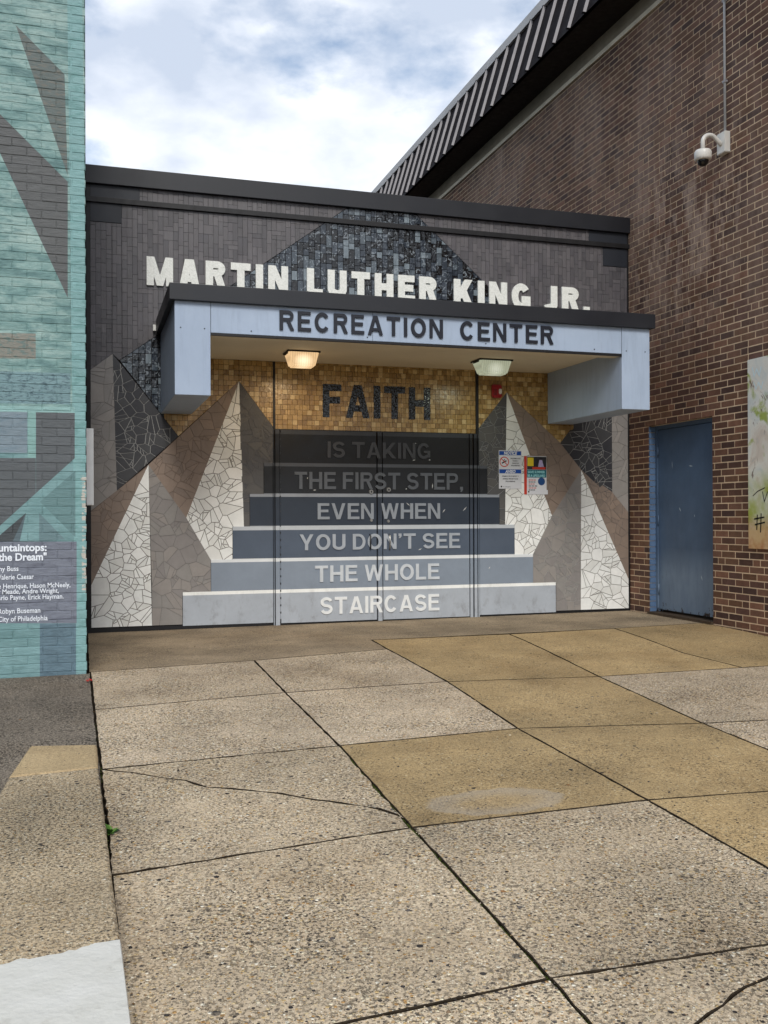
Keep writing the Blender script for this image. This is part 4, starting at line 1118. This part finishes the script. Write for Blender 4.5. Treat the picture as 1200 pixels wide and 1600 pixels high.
wl = [(X_L, pF(142.5, 981)[1]), (X_L, pF(142.5, 914.5)[1])]
zb = pF(236, 977.5)[1]
ZT1, ZT2, ZT3, ZT4, ZT5 = [pF(620, y)[1] for y in (726, 772.5, 821, 869.5, 916.5)]
def XZ(px, z): return (pF(px, 800)[0], z)
m1, m2, m3_ = pF(232, 726), pF(291, 809), XZ(329, ZT4)
# left-hand mountains
crazy('mosaic_facet', [wl[1], m1, (pF(237.5, 975)[0], zb), (X_L, zb)], 80, M_white_s, G_dk, gap=.0062, seed=11)
crazy('mosaic_facet', [[AL, XZ(381, ZT3), XZ(363, ZT3), m2], [m2, XZ(363, ZT3), XZ(363, ZT4), m3_]], 74, M_white_s, G_dk, gap=.0062, seed=12)
crazy('mosaic_facet', [A1, pF(182.7, 766.5), PL], 62, M_dark_s, G_lt, gap=.006, seed=14)
crazy('mosaic_facet', [Aleft, A1, pF(182.7, 766.5), (X_L, pF(141, 798)[1])], 30, M_grey_s, G_md, gap=.004, seed=15, single=False)
crazy('mosaic_facet', [(X_L, pF(141, 798)[1]), pF(182.7, 766.5), m1, wl[1]], 36, M_brown_s, G_br, gap=.004, seed=16, single=False)
crazy('mosaic_facet', [m1, AL, m2], 44, M_brown_s, G_br, gap=.004, seed=17, single=False)
xs5 = pF(285, 900)[0] - .001; xg = pF(237.5, 900)[0]
crazy('mosaic_facet', [[m1, m2, m3_, XZ(329, ZT5), (xg, ZT5)], [(xg, ZT5), (xs5, ZT5), (xs5, zb), (xg, zb)]], 56, M_grey2_s, G_md, gap=.004, seed=18, single=False)
crazy('mosaic_facet', [[AL, CL_, (xa0, ZT1), XZ(376.5, ZT1)], [XZ(376.5, ZT1), XZ(412, ZT1), XZ(412, ZT2), XZ(379, ZT2)], [XZ(379, ZT2), XZ(390, ZT2), XZ(390, ZT3), XZ(381.3, ZT3)]], 48, M_dark2_s, G_md, gap=.004, seed=20, single=False)
# right-hand mountains
n1_, bBl, n2_, n3_ = pF(908.2, 734), pF(945.6, 769), pF(862.5, 805.7), XZ(832.6, ZT4)
xh = pF(907.3, 900)[0]
crazy('mosaic_facet', [n1_, (X_R, pF(981, 904.7)[1]), (X_R, zb), (xh, zb)], 74, M_white_s, G_dk, gap=.0062, seed=31)
crazy('mosaic_facet', [[AR, n2_, XZ(804, ZT3), XZ(789.2, ZT3)], [n2_, n3_, XZ(804, ZT4), XZ(804, ZT3)]], 74, M_white_s, G_dk, gap=.0062, seed=32)
crazy('mosaic_facet', [bA1, (bA1[0], bBl[1]), bBl, n1_, PR] if bBl[0] < bA1[0] else [bA1, (bA1[0], bBl[1]), n1_, PR], 56, M_dark_s, G_lt, gap=.006, seed=34)
crazy('mosaic_facet', [bAleft, (X_R, pF(981, 800)[1]), (bA1[0], bBl[1]), bA1], 26, M_grey_s, G_md, gap=.004, seed=35, single=False)
crazy('mosaic_facet', [n1_, (bA1[0], bBl[1]), (X_R, pF(981, 800)[1]), (X_R, pF(981, 904.7)[1])], 38, M_brown_s, G_md, gap=.004, seed=36, single=False)
crazy('mosaic_facet', [AR, PR, n1_, n2_], 44, M_brown_s, G_br, gap=.004, seed=37, single=False)
crazy('mosaic_facet', [[n2_, n1_, (xh, ZT5), XZ(832.6, ZT5), n3_], [(xh, ZT5), (xh, zb), XZ(868.4, zb), XZ(868.4, ZT5)]], 62, M_grey2_s, G_lt, gap=.0045, seed=38, single=False)
crazy('mosaic_facet', [[AR, XZ(789.6, ZT1), (xb0, ZT1), CR_], [XZ(789.6, ZT1), XZ(789.4, ZT2), XZ(761.8, ZT2), XZ(761.8, ZT1)], [XZ(789.4, ZT2), XZ(789.2, ZT3), XZ(780.6, ZT3), XZ(780.6, ZT2)]], 54, M_dark2_s, G_lt, gap=.0045, seed=40, single=False)
allshards.sort(key=lambda s: -s[0]); kept = 0; joined = {}
for A_, p, y0, smat, back, single in allshards:
    if single and kept < 300:
        kept += 1; cx = sum(q[0] for q in p) / len(p); cz = sum(q[1] for q in p) / len(p)
        bm = bmesh.new(); prism(bm, [(q[0] - cx, q[1] - cz) for q in p], 0, YF + .009 - y0)
        o = obj('tile_shard', bm, smat, back); o.location = (cx, y0, cz)
    else:
        d = joined.setdefault(back.name, (back, bmesh.new(), smat)); bm = d[1]
        tl = bm.faces.layers.float.get('tint') or bm.faces.layers.float.new('tint'); t = rnd()
        for f in prism(bm, p, y0, YF + .009): f[tl] = t
for k, (back, bm, smat) in joined.items(): tag(obj('shard_field', bm, smat, back), kind='stuff')
make_pieces(singles['slate_field'], 'slate_tile', eb); make_pieces(singles['glass_tile_field'], 'glass_tile', eb)

# painted steps: bands change with height; the doors, frames and side panels carry the same paint
def step_paint(name, rough=.45, wear=1):
    m = NT(name, rough, .4); z = m.sep()[2]
    bands = [(0, (168, 175, 184)), (922, (240, 242, 240)), (916.5, (131, 142, 156)), (875, (218, 222, 225)), (869.5, (78, 89, 105)), (827, (184, 190, 196)), (821, (46, 55, 68)),
             (778, (146, 152, 161)), (772.5, (29, 32, 37)), (731, (82, 86, 93)), (726, (20, 21, 24)), (683, (56, 59, 65))]
    zt = pF(620, 640)[1]
    st = [(0 if i == 0 else pF(620, y)[1] / zt, rgb(*c_)) for i, (y, c_) in enumerate(bands)]
    c = m.ramp(m.math('DIVIDE', z, zt), st, 'CONSTANT')
    c = m.mix(1, c, m.ramp(m.noise(3.5, 7, .65), [(.3, .9), (.7, 1.07)]), 'MULTIPLY')
    # scuffs and kick marks near the ground, a few chips
    lowm = m.new('ShaderNodeMapRange'); m.link(z, lowm.inputs[0]); lowm.inputs[1].default_value = .5; lowm.inputs[2].default_value = .02
    sc = m.math('MULTIPLY', m.ramp(m.noise(9, 8, .75, m.map((1, 1, .6))), [(.52, 0), (.66, 1)]), lowm.outputs[0])
    c = m.mix(m.math('MULTIPLY', sc, .4 * wear), c, rgb(92, 84, 78))
    chips = m.math('GREATER_THAN', m.noise(48, 4, .7, m.map((1.6, 1, .45))), .742)
    c = m.mix(m.math('MULTIPLY', chips, .7 * wear), c, rgb(150, 150, 150))
    return m.out(c, m.ramp(m.noise(6, 6), [(.3, .38), (.7, .58)]), m.bump(m.noise(9, 5), .0025))
M_step = step_paint('painted_steps')
def fx(px): return pF(px, 800)[0]
zbot = .012
tops = [pF(620, y)[1] for y in (675.7, 726, 772.5, 821, 869.5, 916.5)] + [zbot]
lefts = [427, 412.5, 390.3, 363.4, 329.3, 285]; rights = [747, 761.5, 780.2, 803.8, 832.4, 867.7]
for k in range(1, 6):
    for side in (0, 1):
        x0, x1 = (fx(lefts[k]) + .001, xa0 - .006) if side == 0 else (xb0 + .006, fx(rights[k]) - .001)
        ec(boxobj('step_panel', (x0, x1, YF - .004, YF + .0117, tops[k + 1] + (.0012 if k < 5 else .0), tops[k]), M_step, None, .0012))
# frame and the two leaves
zf = -.03
def fbox(name, x0, x1, y0, y1, z0, z1, bev=.002, mat=None): return ec(boxobj(name, (x0, x1, y0, y1, z0, z1), mat or M_step, None, bev))
ec(boxobj('door_recess', (xa0 - .002, xb0 + .002, YF + .0118, YF + .0122, -.05, zg + .01), M_black))
jl0, jl1 = fx(430.5), fx(437); jr0, jr1 = fx(738.5), fx(745)
fbox('door_jamb', xa0, fx(428.4), YF - .012, YF + .011, zf, zg)
fbox('door_jamb', fx(429.9), fx(436.6), YF - .022, YF + .011, zf, zg)
fbox('door_jamb', fx(746.3), xb0, YF - .012, YF + .011, zf, zg)
fbox('door_jamb', fx(740), fx(744.4), YF - .022, YF + .011, zf, zg)
fbox('door_jamb', fx(733.6), fx(738), YF - .017, YF + .011, zf, zg)
zl = zg - .002
dl = fbox('door', fx(438.6), fx(587.6), YF - .016, YF + .011, .004, zl); dr = fbox('door', fx(597.8), fx(732.2), YF - .016, YF + .011, .002, zl)
fbox('mullion', fx(589.6), fx(596.2), YF - .024, YF + .011, -.01, zl)
hz = boxobj('hinge', (fx(437.2), fx(438.1), YF - .026, YF - .002, .02, zl - .03), plain('piano_hinge', rgb(60, 64, 70), .5, .4, .0, var=.4, scale=60)); ec(hz)
for z in [k * .075 + .05 for k in range(26)]: 
    q = boxobj('hinge_knuckle', (fx(436.9), fx(438.4), YF - .0275, YF - .003, z, z + .055), M_step); ec(q)
# header trims around the FAITH panel
for x0, x1 in ((xa0, xa), (xb, xb0)): ec(boxobj('panel_joint', (x0, x1, YF - .006, YF + .0117, zg + .001, za), M_black))
ec(boxobj('header_strip', (xa, xb, YF - .008, YF + .0117, zg - .003, zg + .008), M_black))
# locks and pulls
M_steel = plain('worn_steel', rgb(150, 150, 148), .35, .5, .6, var=.15, scale=30, bump=0)
def cyl_y(x, z, r, y0, y1, mat, nm, par, n=20):
    bm = bmesh.new(); a = [bm.verts.new((x + r * math.cos(k * 6.2832 / n), y1, z + r * math.sin(k * 6.2832 / n))) for k in range(n)]
    b = [bm.verts.new((x + r * .82 * math.cos(k * 6.2832 / n), y0, z + r * .82 * math.sin(k * 6.2832 / n))) for k in range(n)]
    for k in range(n): bm.faces.new((a[k], a[(k + 1) % n], b[(k + 1) % n], b[k]))
    bm.faces.new(b); o = obj(nm, bm, mat); o.parent = par; o.matrix_parent_inverse = par.matrix_world.inverted(); return o
bpy.context.view_layer.update()
for px, py, par in ((579.2, 768.5, dl), (606.4, 765.3, dr)):
    x, z = pF(px, py); cyl_y(x, z, .026, YF - .030, YF - .0155, M_steel, 'lock_cylinder', par); cyl_y(x, z, .010, YF - .034, YF - .030, M_black, 'keyway', par, 10)
for px, py, par in ((579.5, 813, dl), (606, 814.3, dr)):
    x, z = pF(px, py); cyl_y(x, z, .017, YF - .026, YF - .0155, M_steel, 'bolt', par)
for px, par in ((577.3, dl), (607.6, dr)):
    x, z0 = pF(px, 858); z1 = pF(px, 835)[1]
    bm = bmesh.new(); tube(bm, [(x, YF - .016, z1), (x, YF - .045, z1 - .012), (x, YF - .05, (z0 + z1) / 2), (x, YF - .045, z0 + .012), (x, YF - .016, z0)], .0075, 10)
    h = obj('pull_handle', bm, M_black if px < 590 else M_steel); h.parent = par; h.matrix_parent_inverse = par.matrix_world.inverted()
# paint chips scattered on the leaves (bright bare spots)
bm = bmesh.new()
for px, py, l, a in ((646, 719, 5, .2), (670.5, 718.8, 4, 0), (675, 759.5, 9, 1.5), (692.8, 798, 8, .9), (725.5, 795, 11, .8), (655.5, 858.2, 7, .4), (637, 788, 8, -.7), (491, 765.8, 5, .1), (480, 747, 3, 1.2), (634, 764, 3, .5), (648, 693, 4, .1), (764.5, 887, 5, .9)):
    x, z = pF(px, py); L = l * .0068 / 2; dx, dz = math.cos(a) * L, math.sin(a) * L; w_ = .0055
    nx_, nz_ = -math.sin(a) * w_, math.cos(a) * w_
    yy = YF - .0168 if px < 740 else YF - .0048
    bm.faces.new([bm.verts.new((x + q, yy, z + r_)) for q, r_ in ((-dx, -dz), (nx_ * -1, nz_ * -1), (dx, dz), (nx_, nz_))])
ec(tag(obj('paint_chips', bm, plain('bare_chip', rgb(190, 192, 192), .6, var=.2)), kind='stuff'))
# the painted sentence
for txt, x0, x1, yb, yt, col in (('IS TAKING', 511, 671, 716.7, 691.5, (66, 68, 73)), ('THE FIRST STEP,', 459.5, 722, 765.2, 738.5, (92, 97, 104)),
                             ('EVEN WHEN', 495.5, 686.5, 811.5, 786.3, (140, 147, 156)), ("YOU DON'T SEE", 467, 717.5, 858.5, 833.8, (160, 167, 176)),
                             ('THE WHOLE', 491.5, 685, 907.5, 882, (196, 202, 208)), ('STAIRCASE', 500, 685, 957, 930.5, (226, 229, 230))):
    xm = (x0 + x1) / 2
    X0, Z0 = pF(x0, yb); X1, _ = pF(x1, yb); Z0 = pF(xm, yb - .5)[1]; Z1 = pF(xm, yt)[1]
    mt = plain('lettering_' + txt.split()[0].lower(), rgb(*col), .45, .4, var=.08, scale=12)
    for o in line_of_text(txt, X0, X1, Z0, Z1, YF - .0262, .009, .18, mt, None, name='painted_letter', gap=.12, space=.30): ec(o)
# the name over the canopy
mw = NT('white_letter_tesserae', .4, .45); vv = mw.voro(70); 
M_wlet = mw.out(mw.ramp(mw.sep(vv.outputs['Color'])[0], [(0, rgb(222, 224, 218)), (.5, rgb(232, 234, 228)), (1, rgb(240, 241, 236))]), None, mw.bump(vv.outputs['Distance'], .001))
za_, zb_ = pF(231, 446)[1], pF(229, 401)[1]
x0 = pF(229.5, 420)[0]; x1 = pF(919, 470)[0]
def word(t, a, b):
    for o in line_of_text(t, pF(a, 440)[0], pF(b, 440)[0], za_, zb_, YF - .022, .03, .27, M_wlet, None, gap=.19): ec(o)
word('MARTIN', 229, 449.5); word('LUTHER', 479, 681.5); word('KING', 708, 827.5); word('JR.', 848.5, 920)

# ------------------------------------------------------------------ CANOPY
cb_z = .0
def pC(px, py): p = onY(px, py, YC); return (p.x, p.z)
cx0, cx1 = pC(273, 560)[0], pC(1015, 580)[0]; ci0, ci1 = pC(329, 560)[0], pC(971.7, 600)[0]
cz0_ = pC(972, 639)[1]; czf = pC(329, 519.5)[1]; czc = pC(640, 491.5)[1]; czt = pC(640, 467.5)[1]
ZS = onY(865, 584, YF)[2]
M_cblue = NT('pale_blue_canopy_paint', .55, .35); nn = M_cblue.noise(2.2, 7, .6)
cc = M_cblue.ramp(nn, [(.3, rgb(160, 176, 198)), (.7, rgb(168, 184, 206))])
cc = M_cblue.mix(M_cblue.ramp(M_cblue.noise(16, 7, .7, M_cblue.map((1.2, 1.2, .14))), [(.5, 0), (.72, .3)]), cc, rgb(122, 136, 156))
cc = M_cblue.mix(M_cblue.ramp(M_cblue.noise(5, 8, .7, M_cblue.map((1, 1, .3))), [(.5, 0), (.8, .35)]), cc, rgb(140, 158, 184))
M_cblue = M_cblue.out(cc, None, M_cblue.bump(M_cblue.noise(4, 5), .004))
M_sof = plain('beige_soffit', rgb(218, 208, 186), .8, .2, var=.07, scale=1.6, bump=.0005)
cn = empty('entrance_canopy', ((cx0 + cx1) / 2, YF, cz0_))
tag(cn, 'pale blue box canopy with black cap and raised lettering over the doors', 'canopy')
def cc_(o): return child(o, cn)
cc_(boxobj('left_arm', (cx0, ci0, YC, YF - .008, cz0_, czc), M_cblue, None, .005)).name = 'side_arm'
cc_(boxobj('side_arm', (ci1, cx1, YC, YF - .008, cz0_, czc), M_cblue, None, .005))
cc_(boxobj('fascia', (ci0 + .0005, ci1 - .0005, YC + .002, YC + .16, czf, czc), M_cblue, None, .004))
cc_(boxobj('drip_edge', (ci0 + .001, ci1 - .001, YC + .0005, YC + .03, czf - .022, czf - .0005), M_black))
cc_(boxobj('soffit', (ci0 + .001, ci1 - .001, YC + .03, YF - .008, ZS, ZS + .06), M_sof))
cc_(boxobj('fascia_return', (ci0 + .001, ci1 - .001, YC + .031, YC + .15, czf - .021, ZS - .001), M_sof)) if czf - .021 < ZS - .005 else None
capo = cc_(boxobj('cap', (cx0 - .045, cx1 + .04, YC - .045, YF - .022, czc, czt), M_char, None, .004))
jx = pC(339, 500)[0]
for x in (ci0 + .003, (cx0 + cx1) / 2 - .55, ci1 - .0): cc_(boxobj('seam', (x - .0012, x + .0012, YC - .0008, YC + .001, czf if x < ci1 - .1 and x > ci0 + .1 else cz0_ + .5, czc - .001), M_char2))
cc_(boxobj('cap_end', (cx0 - .075, cx0 - .048, YF - .05, YF - .02, czt - .115, czt - .055), plain('white_stub', rgb(232, 232, 228), .5)))
z0, z1 = pC(640, 526.3)[1], pC(640, 497.0)[1]
M_let = plain('navy_black_letters', rgb(26, 30, 42), .45, .4, var=.1, bump=0)
for t, a, b in (('RECREATION', 436.5, 691.5), ('CENTER', 718.5, 863.5)):
    for o in line_of_text(t, pC(a, 510)[0], pC(b, 520)[0], z0, z1, YC - .014, .012, .178, M_let, None, gap=.21): cc_(o)

for x in (cx0 + .05, ci0 - .05, ci0 + .35, (cx0 + cx1) / 2 - .6, (cx0 + cx1) / 2 + .55, ci1 - .3, ci1 + .05, cx1 - .05):
    bm = bmesh.new(); a = [bm.verts.new((x + .006 * math.cos(k * .7854), YC - .0025, czf + .03 + .006 * math.sin(k * .7854))) for k in range(8)]
    b = [bm.verts.new((v.co.x, YC + .003, v.co.z)) for v in a]; bm.faces.new(a[::-1])
    for k in range(8): bm.faces.new((a[k], a[(k + 1) % 8], b[(k + 1) % 8], b[k]))
    cc_(obj('screw', bm, M_char2))
# lamps under the canopy
def lamp(px0, px1, py, pyb, warm, energy, label):
    z = ZS; pc_ = onZ((px0 + px1) / 2, py, z); dep = .24; wd = (px1 - px0) / F_PX * (pc_ - C0).length * .93
    hgt_ = (pyb - py) / F_PX * (pc_ - C0).length * .8
    L = empty('ceiling_lamp', pc_); tag(L, label, 'lamp', 'lamps under the canopy')
    bm = bmesh.new(); box(bm, -wd / 2 - .012, wd / 2 + .012, 0, dep + .01, -.016, -.001); obj('mounting_plate', bm, M_black, L)
    bm = bmesh.new()
    t = [bm.verts.new(q) for q in ((-wd / 2, .004, -.0162), (wd / 2, .004, -.0162), (wd / 2, dep, -.0162), (-wd / 2, dep, -.0162))]
    nribs = 14
    b = [bm.verts.new(q) for q in ((-wd * .39, .03, -hgt_), (wd * .39, .03, -hgt_), (wd * .39, dep * .8, -hgt_), (-wd * .39, dep * .8, -hgt_))]
    for i in range(4): bm.faces.new((t[i], b[i], b[(i + 1) % 4], t[(i + 1) % 4]))
    bm.faces.new(b[::-1]); bm.normal_update()
    bmesh.ops.bevel(bm, geom=[e for e in bm.edges if len(e.link_faces) == 2], offset=.014, segments=3, affect='EDGES')
    m = NT('lamp_glass_' + ('warm' if warm else 'cool'), .15, .6)
    tcn = m.new('ShaderNodeTexCoord')
    wv = m.new('ShaderNodeTexWave', bands_direction='X'); wv.inputs['Scale'].default_value = 14; wv.inputs['Distortion'].default_value = .4; m.link(tcn.outputs['Object'], wv.inputs['Vector'])
    gr = m.new('ShaderNodeVectorMath', operation='LENGTH'); mpv = m.map((6.5, 4, 9), (0, -.4, .85), src=tcn.outputs['Object']); m.link(mpv, gr.inputs[0])
    core = m.ramp(gr.outputs['Value'], [(.15, 1), (.75, 0)])
    col = (1, .66, .34, 1) if warm else (.78, .86, .62, 1)
    hot = (1, .86, .60, 1) if warm else (.92, .95, .80, 1)
    m.link(m.mix(core, col, hot), m.b.inputs['Emission Color'])
    base_e = .42 if warm else .20
    m.link(m.math('ADD', m.math('MULTIPLY', core, .5 if warm else .22), m.math('MULTIPLY_ADD', wv.outputs['Fac'], base_e * .3, base_e)), m.b.inputs['Emission Strength'])
    obj('lens', bm, m.out((.42, .36, .28, 1) if warm else (.42, .44, .38, 1), None, m.bump(wv.outputs['Fac'], .004)), L)
    bm = bmesh.new()
    for sx in (-1, 1): box(bm, sx * (wd / 2 + .004) - .004, sx * (wd / 2 + .004) + .004, .05, dep - .05, -.03, -.0165)
    obj('clip', bm, M_black, L)
    ld = bpy.data.lights.new('lamp_bulb', 'AREA'); ld.shape = 'RECTANGLE'; ld.size = wd * .7; ld.size_y = dep * .6; ld.energy = energy; ld.color = (1, .74, .44) if warm else (.9, 1, .8)
    lo = bpy.data.objects.new('bulb', ld); COL.objects.link(lo); lo.parent = L; lo.location = (0, dep / 2, -hgt_ - .012)
lamp(450, 501, 547, 577, True, 4.5, 'lit ceiling lamp with warm orange glow, left one under the canopy')
lamp(748, 804, 560.5, 588.5, False, 2.2, 'ceiling lamp with pale greenish glass, right one under the canopy')

# fire alarm
x, z = pF(774.5, 611.5)
al = empty('fire_alarm', (x, YF, z)); tag(al, 'small red fire alarm strobe on the gold tiles beside the right peak', 'fire alarm')
M_red = plain('alarm_red', rgb(150, 20, 28), .35, .5, var=.05, bump=0)
bm = bmesh.new(); box(bm, -.058, .058, -.05, -.001, -.075, .072); bmesh.ops.bevel(bm, geom=bm.edges[:], offset=.012, segments=3, affect='EDGES'); obj('housing', bm, M_red, al)
bm = bmesh.new(); box(bm, .012, .046, -.072, -.0505, -.036, .022); bmesh.ops.bevel(bm, geom=bm.edges[:], offset=.007, segments=2, affect='EDGES'); obj('strobe', bm, plain('strobe_lens', rgb(214, 206, 204), .2, .6, bump=0), al)
bm = bmesh.new()
for k in range(5): box(bm, -.046, -.004, -.0515, -.0502, -.045 + k * .014, -.040 + k * .014)
obj('sounder_slots', bm, M_black, al)

# notices taped to the mosaic
def sheet(name, px0, px1, py0, py1, mat, lbl, tilt=0, y=.004):
    x0, z1 = pF(px0, py0); x1, _ = pF(px1, py0); z0 = pF(px0, py1)[1]
    o = boxobj(name, (x0, x1, YF - y - .0016, YF - y, z0, z1), mat); tag(o, lbl, 'notice'); return o, x0, x1, z0, z1
M_paper = plain('paper_white', rgb(214, 216, 222), .5, .3, var=.03, bump=0)
M_nblue = plain('notice_blue', rgb(28, 76, 158), .5, .3, var=.03, bump=0); M_ink = plain('ink_black', rgb(30, 30, 34), .6, var=0, bump=0)
M_nred = plain('notice_red', rgb(196, 62, 48), .5, .3, var=.03, bump=0); M_txtw = plain('print_white', rgb(236, 238, 240), .5, var=0, bump=0)
o, x0, x1, z0, z1 = sheet('notice', 779, 814.5, 703.5, 763.5, M_paper, 'blue and white bilingual no-weapons notice on the white mosaic, left of the poster')
W_, H_ = x1 - x0, z1 - z0; yf = YF - .0058
def flat(name, par, mat, x0_, x1_, z0_, z1_, k=1):
    bm = bmesh.new(); prism(bm, rect(x0_, x1_, z0_, z1_), yf - .0003 * k, yf); return obj(name, bm, mat, par)
def printed(txt, cx, cz, h, mat, par, width=None, bold=.02, align='CENTER', shear=0, k=3):
    t = small_text(txt, h, mat, par, 'print', M_front(cx, yf - .0003 * k - .0004, cz), align, bold, .0001)
    if width:
        xs_ = [v.co.x for v in t.data.vertices]; s_ = width / (max(xs_) - min(xs_)); c0 = cx
        for v in t.data.vertices: v.co.x = c0 + (v.co.x - c0) * s_ + shear * (v.co.z - cz)
    return t
flat('header', o, M_nblue, x0 + W_ * .02, x1 - W_ * .02, z1 - H_ * .125, z1 - H_ * .02); printed('NOTICE', (x0 + x1) / 2, z1 - H_ * .112, H_ * .115, M_txtw, o, W_ * .56, .03, shear=.2)
flat('header', o, M_nblue, x0 + W_ * .02, x1 - W_ * .02, z1 - H_ * .60, z1 - H_ * .495); printed('AVISO', (x0 + x1) / 2, z1 - H_ * .59, H_ * .115, M_txtw, o, W_ * .44, .03, shear=.2)
for i, (t, wd_) in enumerate((('FIREARMS AND', .44), ('DEADLY', .25), ('WEAPONS', .30), ('PROHIBITED', .38))): printed(t, x0 + W_ * .73, z1 - H_ * (.225 + i * .062), H_ * .042, M_ink, o, W_ * wd_)
for i, (t, wd_) in enumerate((('ARMAS DE FUEGO Y', .74), ('ARMAS MORTALES', .68), ('PROHIBIDAS', .42))): printed(t, (x0 + x1) / 2, z1 - H_ * (.69 + i * .068), H_ * .045, M_ink, o, W_ * wd_)
flat('logo', o, M_ink, x0 + W_ * .08, x0 + W_ * .14, z0 + H_ * .035, z0 + H_ * .075)
printed('City of Philadelphia', x0 + W_ * .34, z0 + H_ * .04, H_ * .03, M_ink, o, W_ * .34, 0)
bm = bmesh.new(); rr = W_ * .19; ccx, ccz = x0 + W_ * .24, z1 - H_ * .30
for q in strip(arc(ccx, ccz, rr, rr, 0, 360, 30), W_ * .035): prism(bm, q, yf - .0004, yf)
prism(bm, strip([(ccx - rr * .68, ccz + rr * .68), (ccx + rr * .68, ccz - rr * .68)], W_ * .03)[0], yf - .0006, yf); obj('prohibition_ring', bm, M_nred, o)
bm = bmesh.new(); prism(bm, strip([(ccx - rr * .55, ccz - rr * .3), (ccx + rr * .5, ccz + rr * .25)], W_ * .05)[0], yf - .00035, yf); prism(bm, strip([(ccx - rr * .2, ccz + rr * .1), (ccx + rr * .1, ccz + rr * .6)], W_ * .03)[0], yf - .0003, yf); obj('weapon_symbol', bm, M_ink, o)

o, x0, x1, z0, z1 = sheet('poster', 818.5, 853.5, 712.5, 772.5, M_paper, 'colourful lifeguard recruiting poster with an orange edge, right of the blue notice')
W_, H_ = x1 - x0, z1 - z0
flat('edge_band', o, M_nred, x0, x0 + W_ * .12, z0 + H_ * .0, z1)
flat('photo_block', o, plain('poster_photo_dark', rgb(40, 40, 46), .5, var=.6, scale=30, bump=0), x0 + W_ * .13, x1 - W_ * .01, z1 - H_ * .35, z1 - H_ * .015)
flat('yellow_block', o, plain('poster_yellow', rgb(222, 196, 40), .5, var=.05, bump=0), x0 + W_ * .15, x0 + W_ * .42, z1 - H_ * .26, z1 - H_ * .04, 2)
bm = bmesh.new(); prism(bm, [(x0 + W_ * .62, z1 - H_ * .28), (x0 + W_ * .88, z1 - H_ * .28), (x0 + W_ * .8, z1 - H_ * .1), (x0 + W_ * .68, z1 - H_ * .1)], yf - .0006, yf); obj('figure_block', bm, plain('poster_lilac', rgb(176, 166, 206), .5, var=.2, scale=60, bump=0), o)
flat('float_block', o, M_nred, x0 + W_ * .36, x0 + W_ * .95, z1 - H_ * .345, z1 - H_ * .285, 3)
flat('title_block', o, plain('poster_teal', rgb(26, 104, 118), .5, var=.05, bump=0), x0 + W_ * .125, x1 - W_ * .01, z1 - H_ * .56, z1 - H_ * .355)
M_cy = plain('poster_cyan', rgb(160, 220, 226), .5, var=0, bump=0)
printed('SAVE SUMMER', x0 + W_ * .54, z1 - H_ * .445, H_ * .088, M_cy, o, W_ * .76, .03); printed('BE A LIFEGUARD', x0 + W_ * .54, z1 - H_ * .54, H_ * .088, M_cy, o, W_ * .78, .03)
for i, wd_ in enumerate((.34, .32, .28, .4, .36, .3)):      # the small print is too small to read: broken bars of ink
    for k in range(3): flat('print', o, M_nred if i % 2 == 0 else M_ink, x0 + W_ * (.2 + wd_ * k / 3), x0 + W_ * (.2 + wd_ * (k + .8) / 3), z1 - H_ * (.635 + i * .052), z1 - H_ * (.613 + i * .052))
cyl_y(x0 + W_ * .77, z1 - H_ * .66, W_ * .16, yf - .0007, yf, plain('poster_badge', rgb(30, 74, 130), .5, var=.1, bump=0), 'badge', o, 18)
flat('logo', o, M_ink, x0 + W_ * .17, x0 + W_ * .23, z0 + H_ * .05, z0 + H_ * .09)
# tape on the corners
for q in ((x1 + .002, z0 + .02),): boxobj('tape', (q[0] - .004, q[0] + .012, yf - .001, YF - .003, q[1] - .02, q[1] + .03), M_paper, o)

bpy.context.view_layer.update()
print('objects', len(bpy.data.objects))
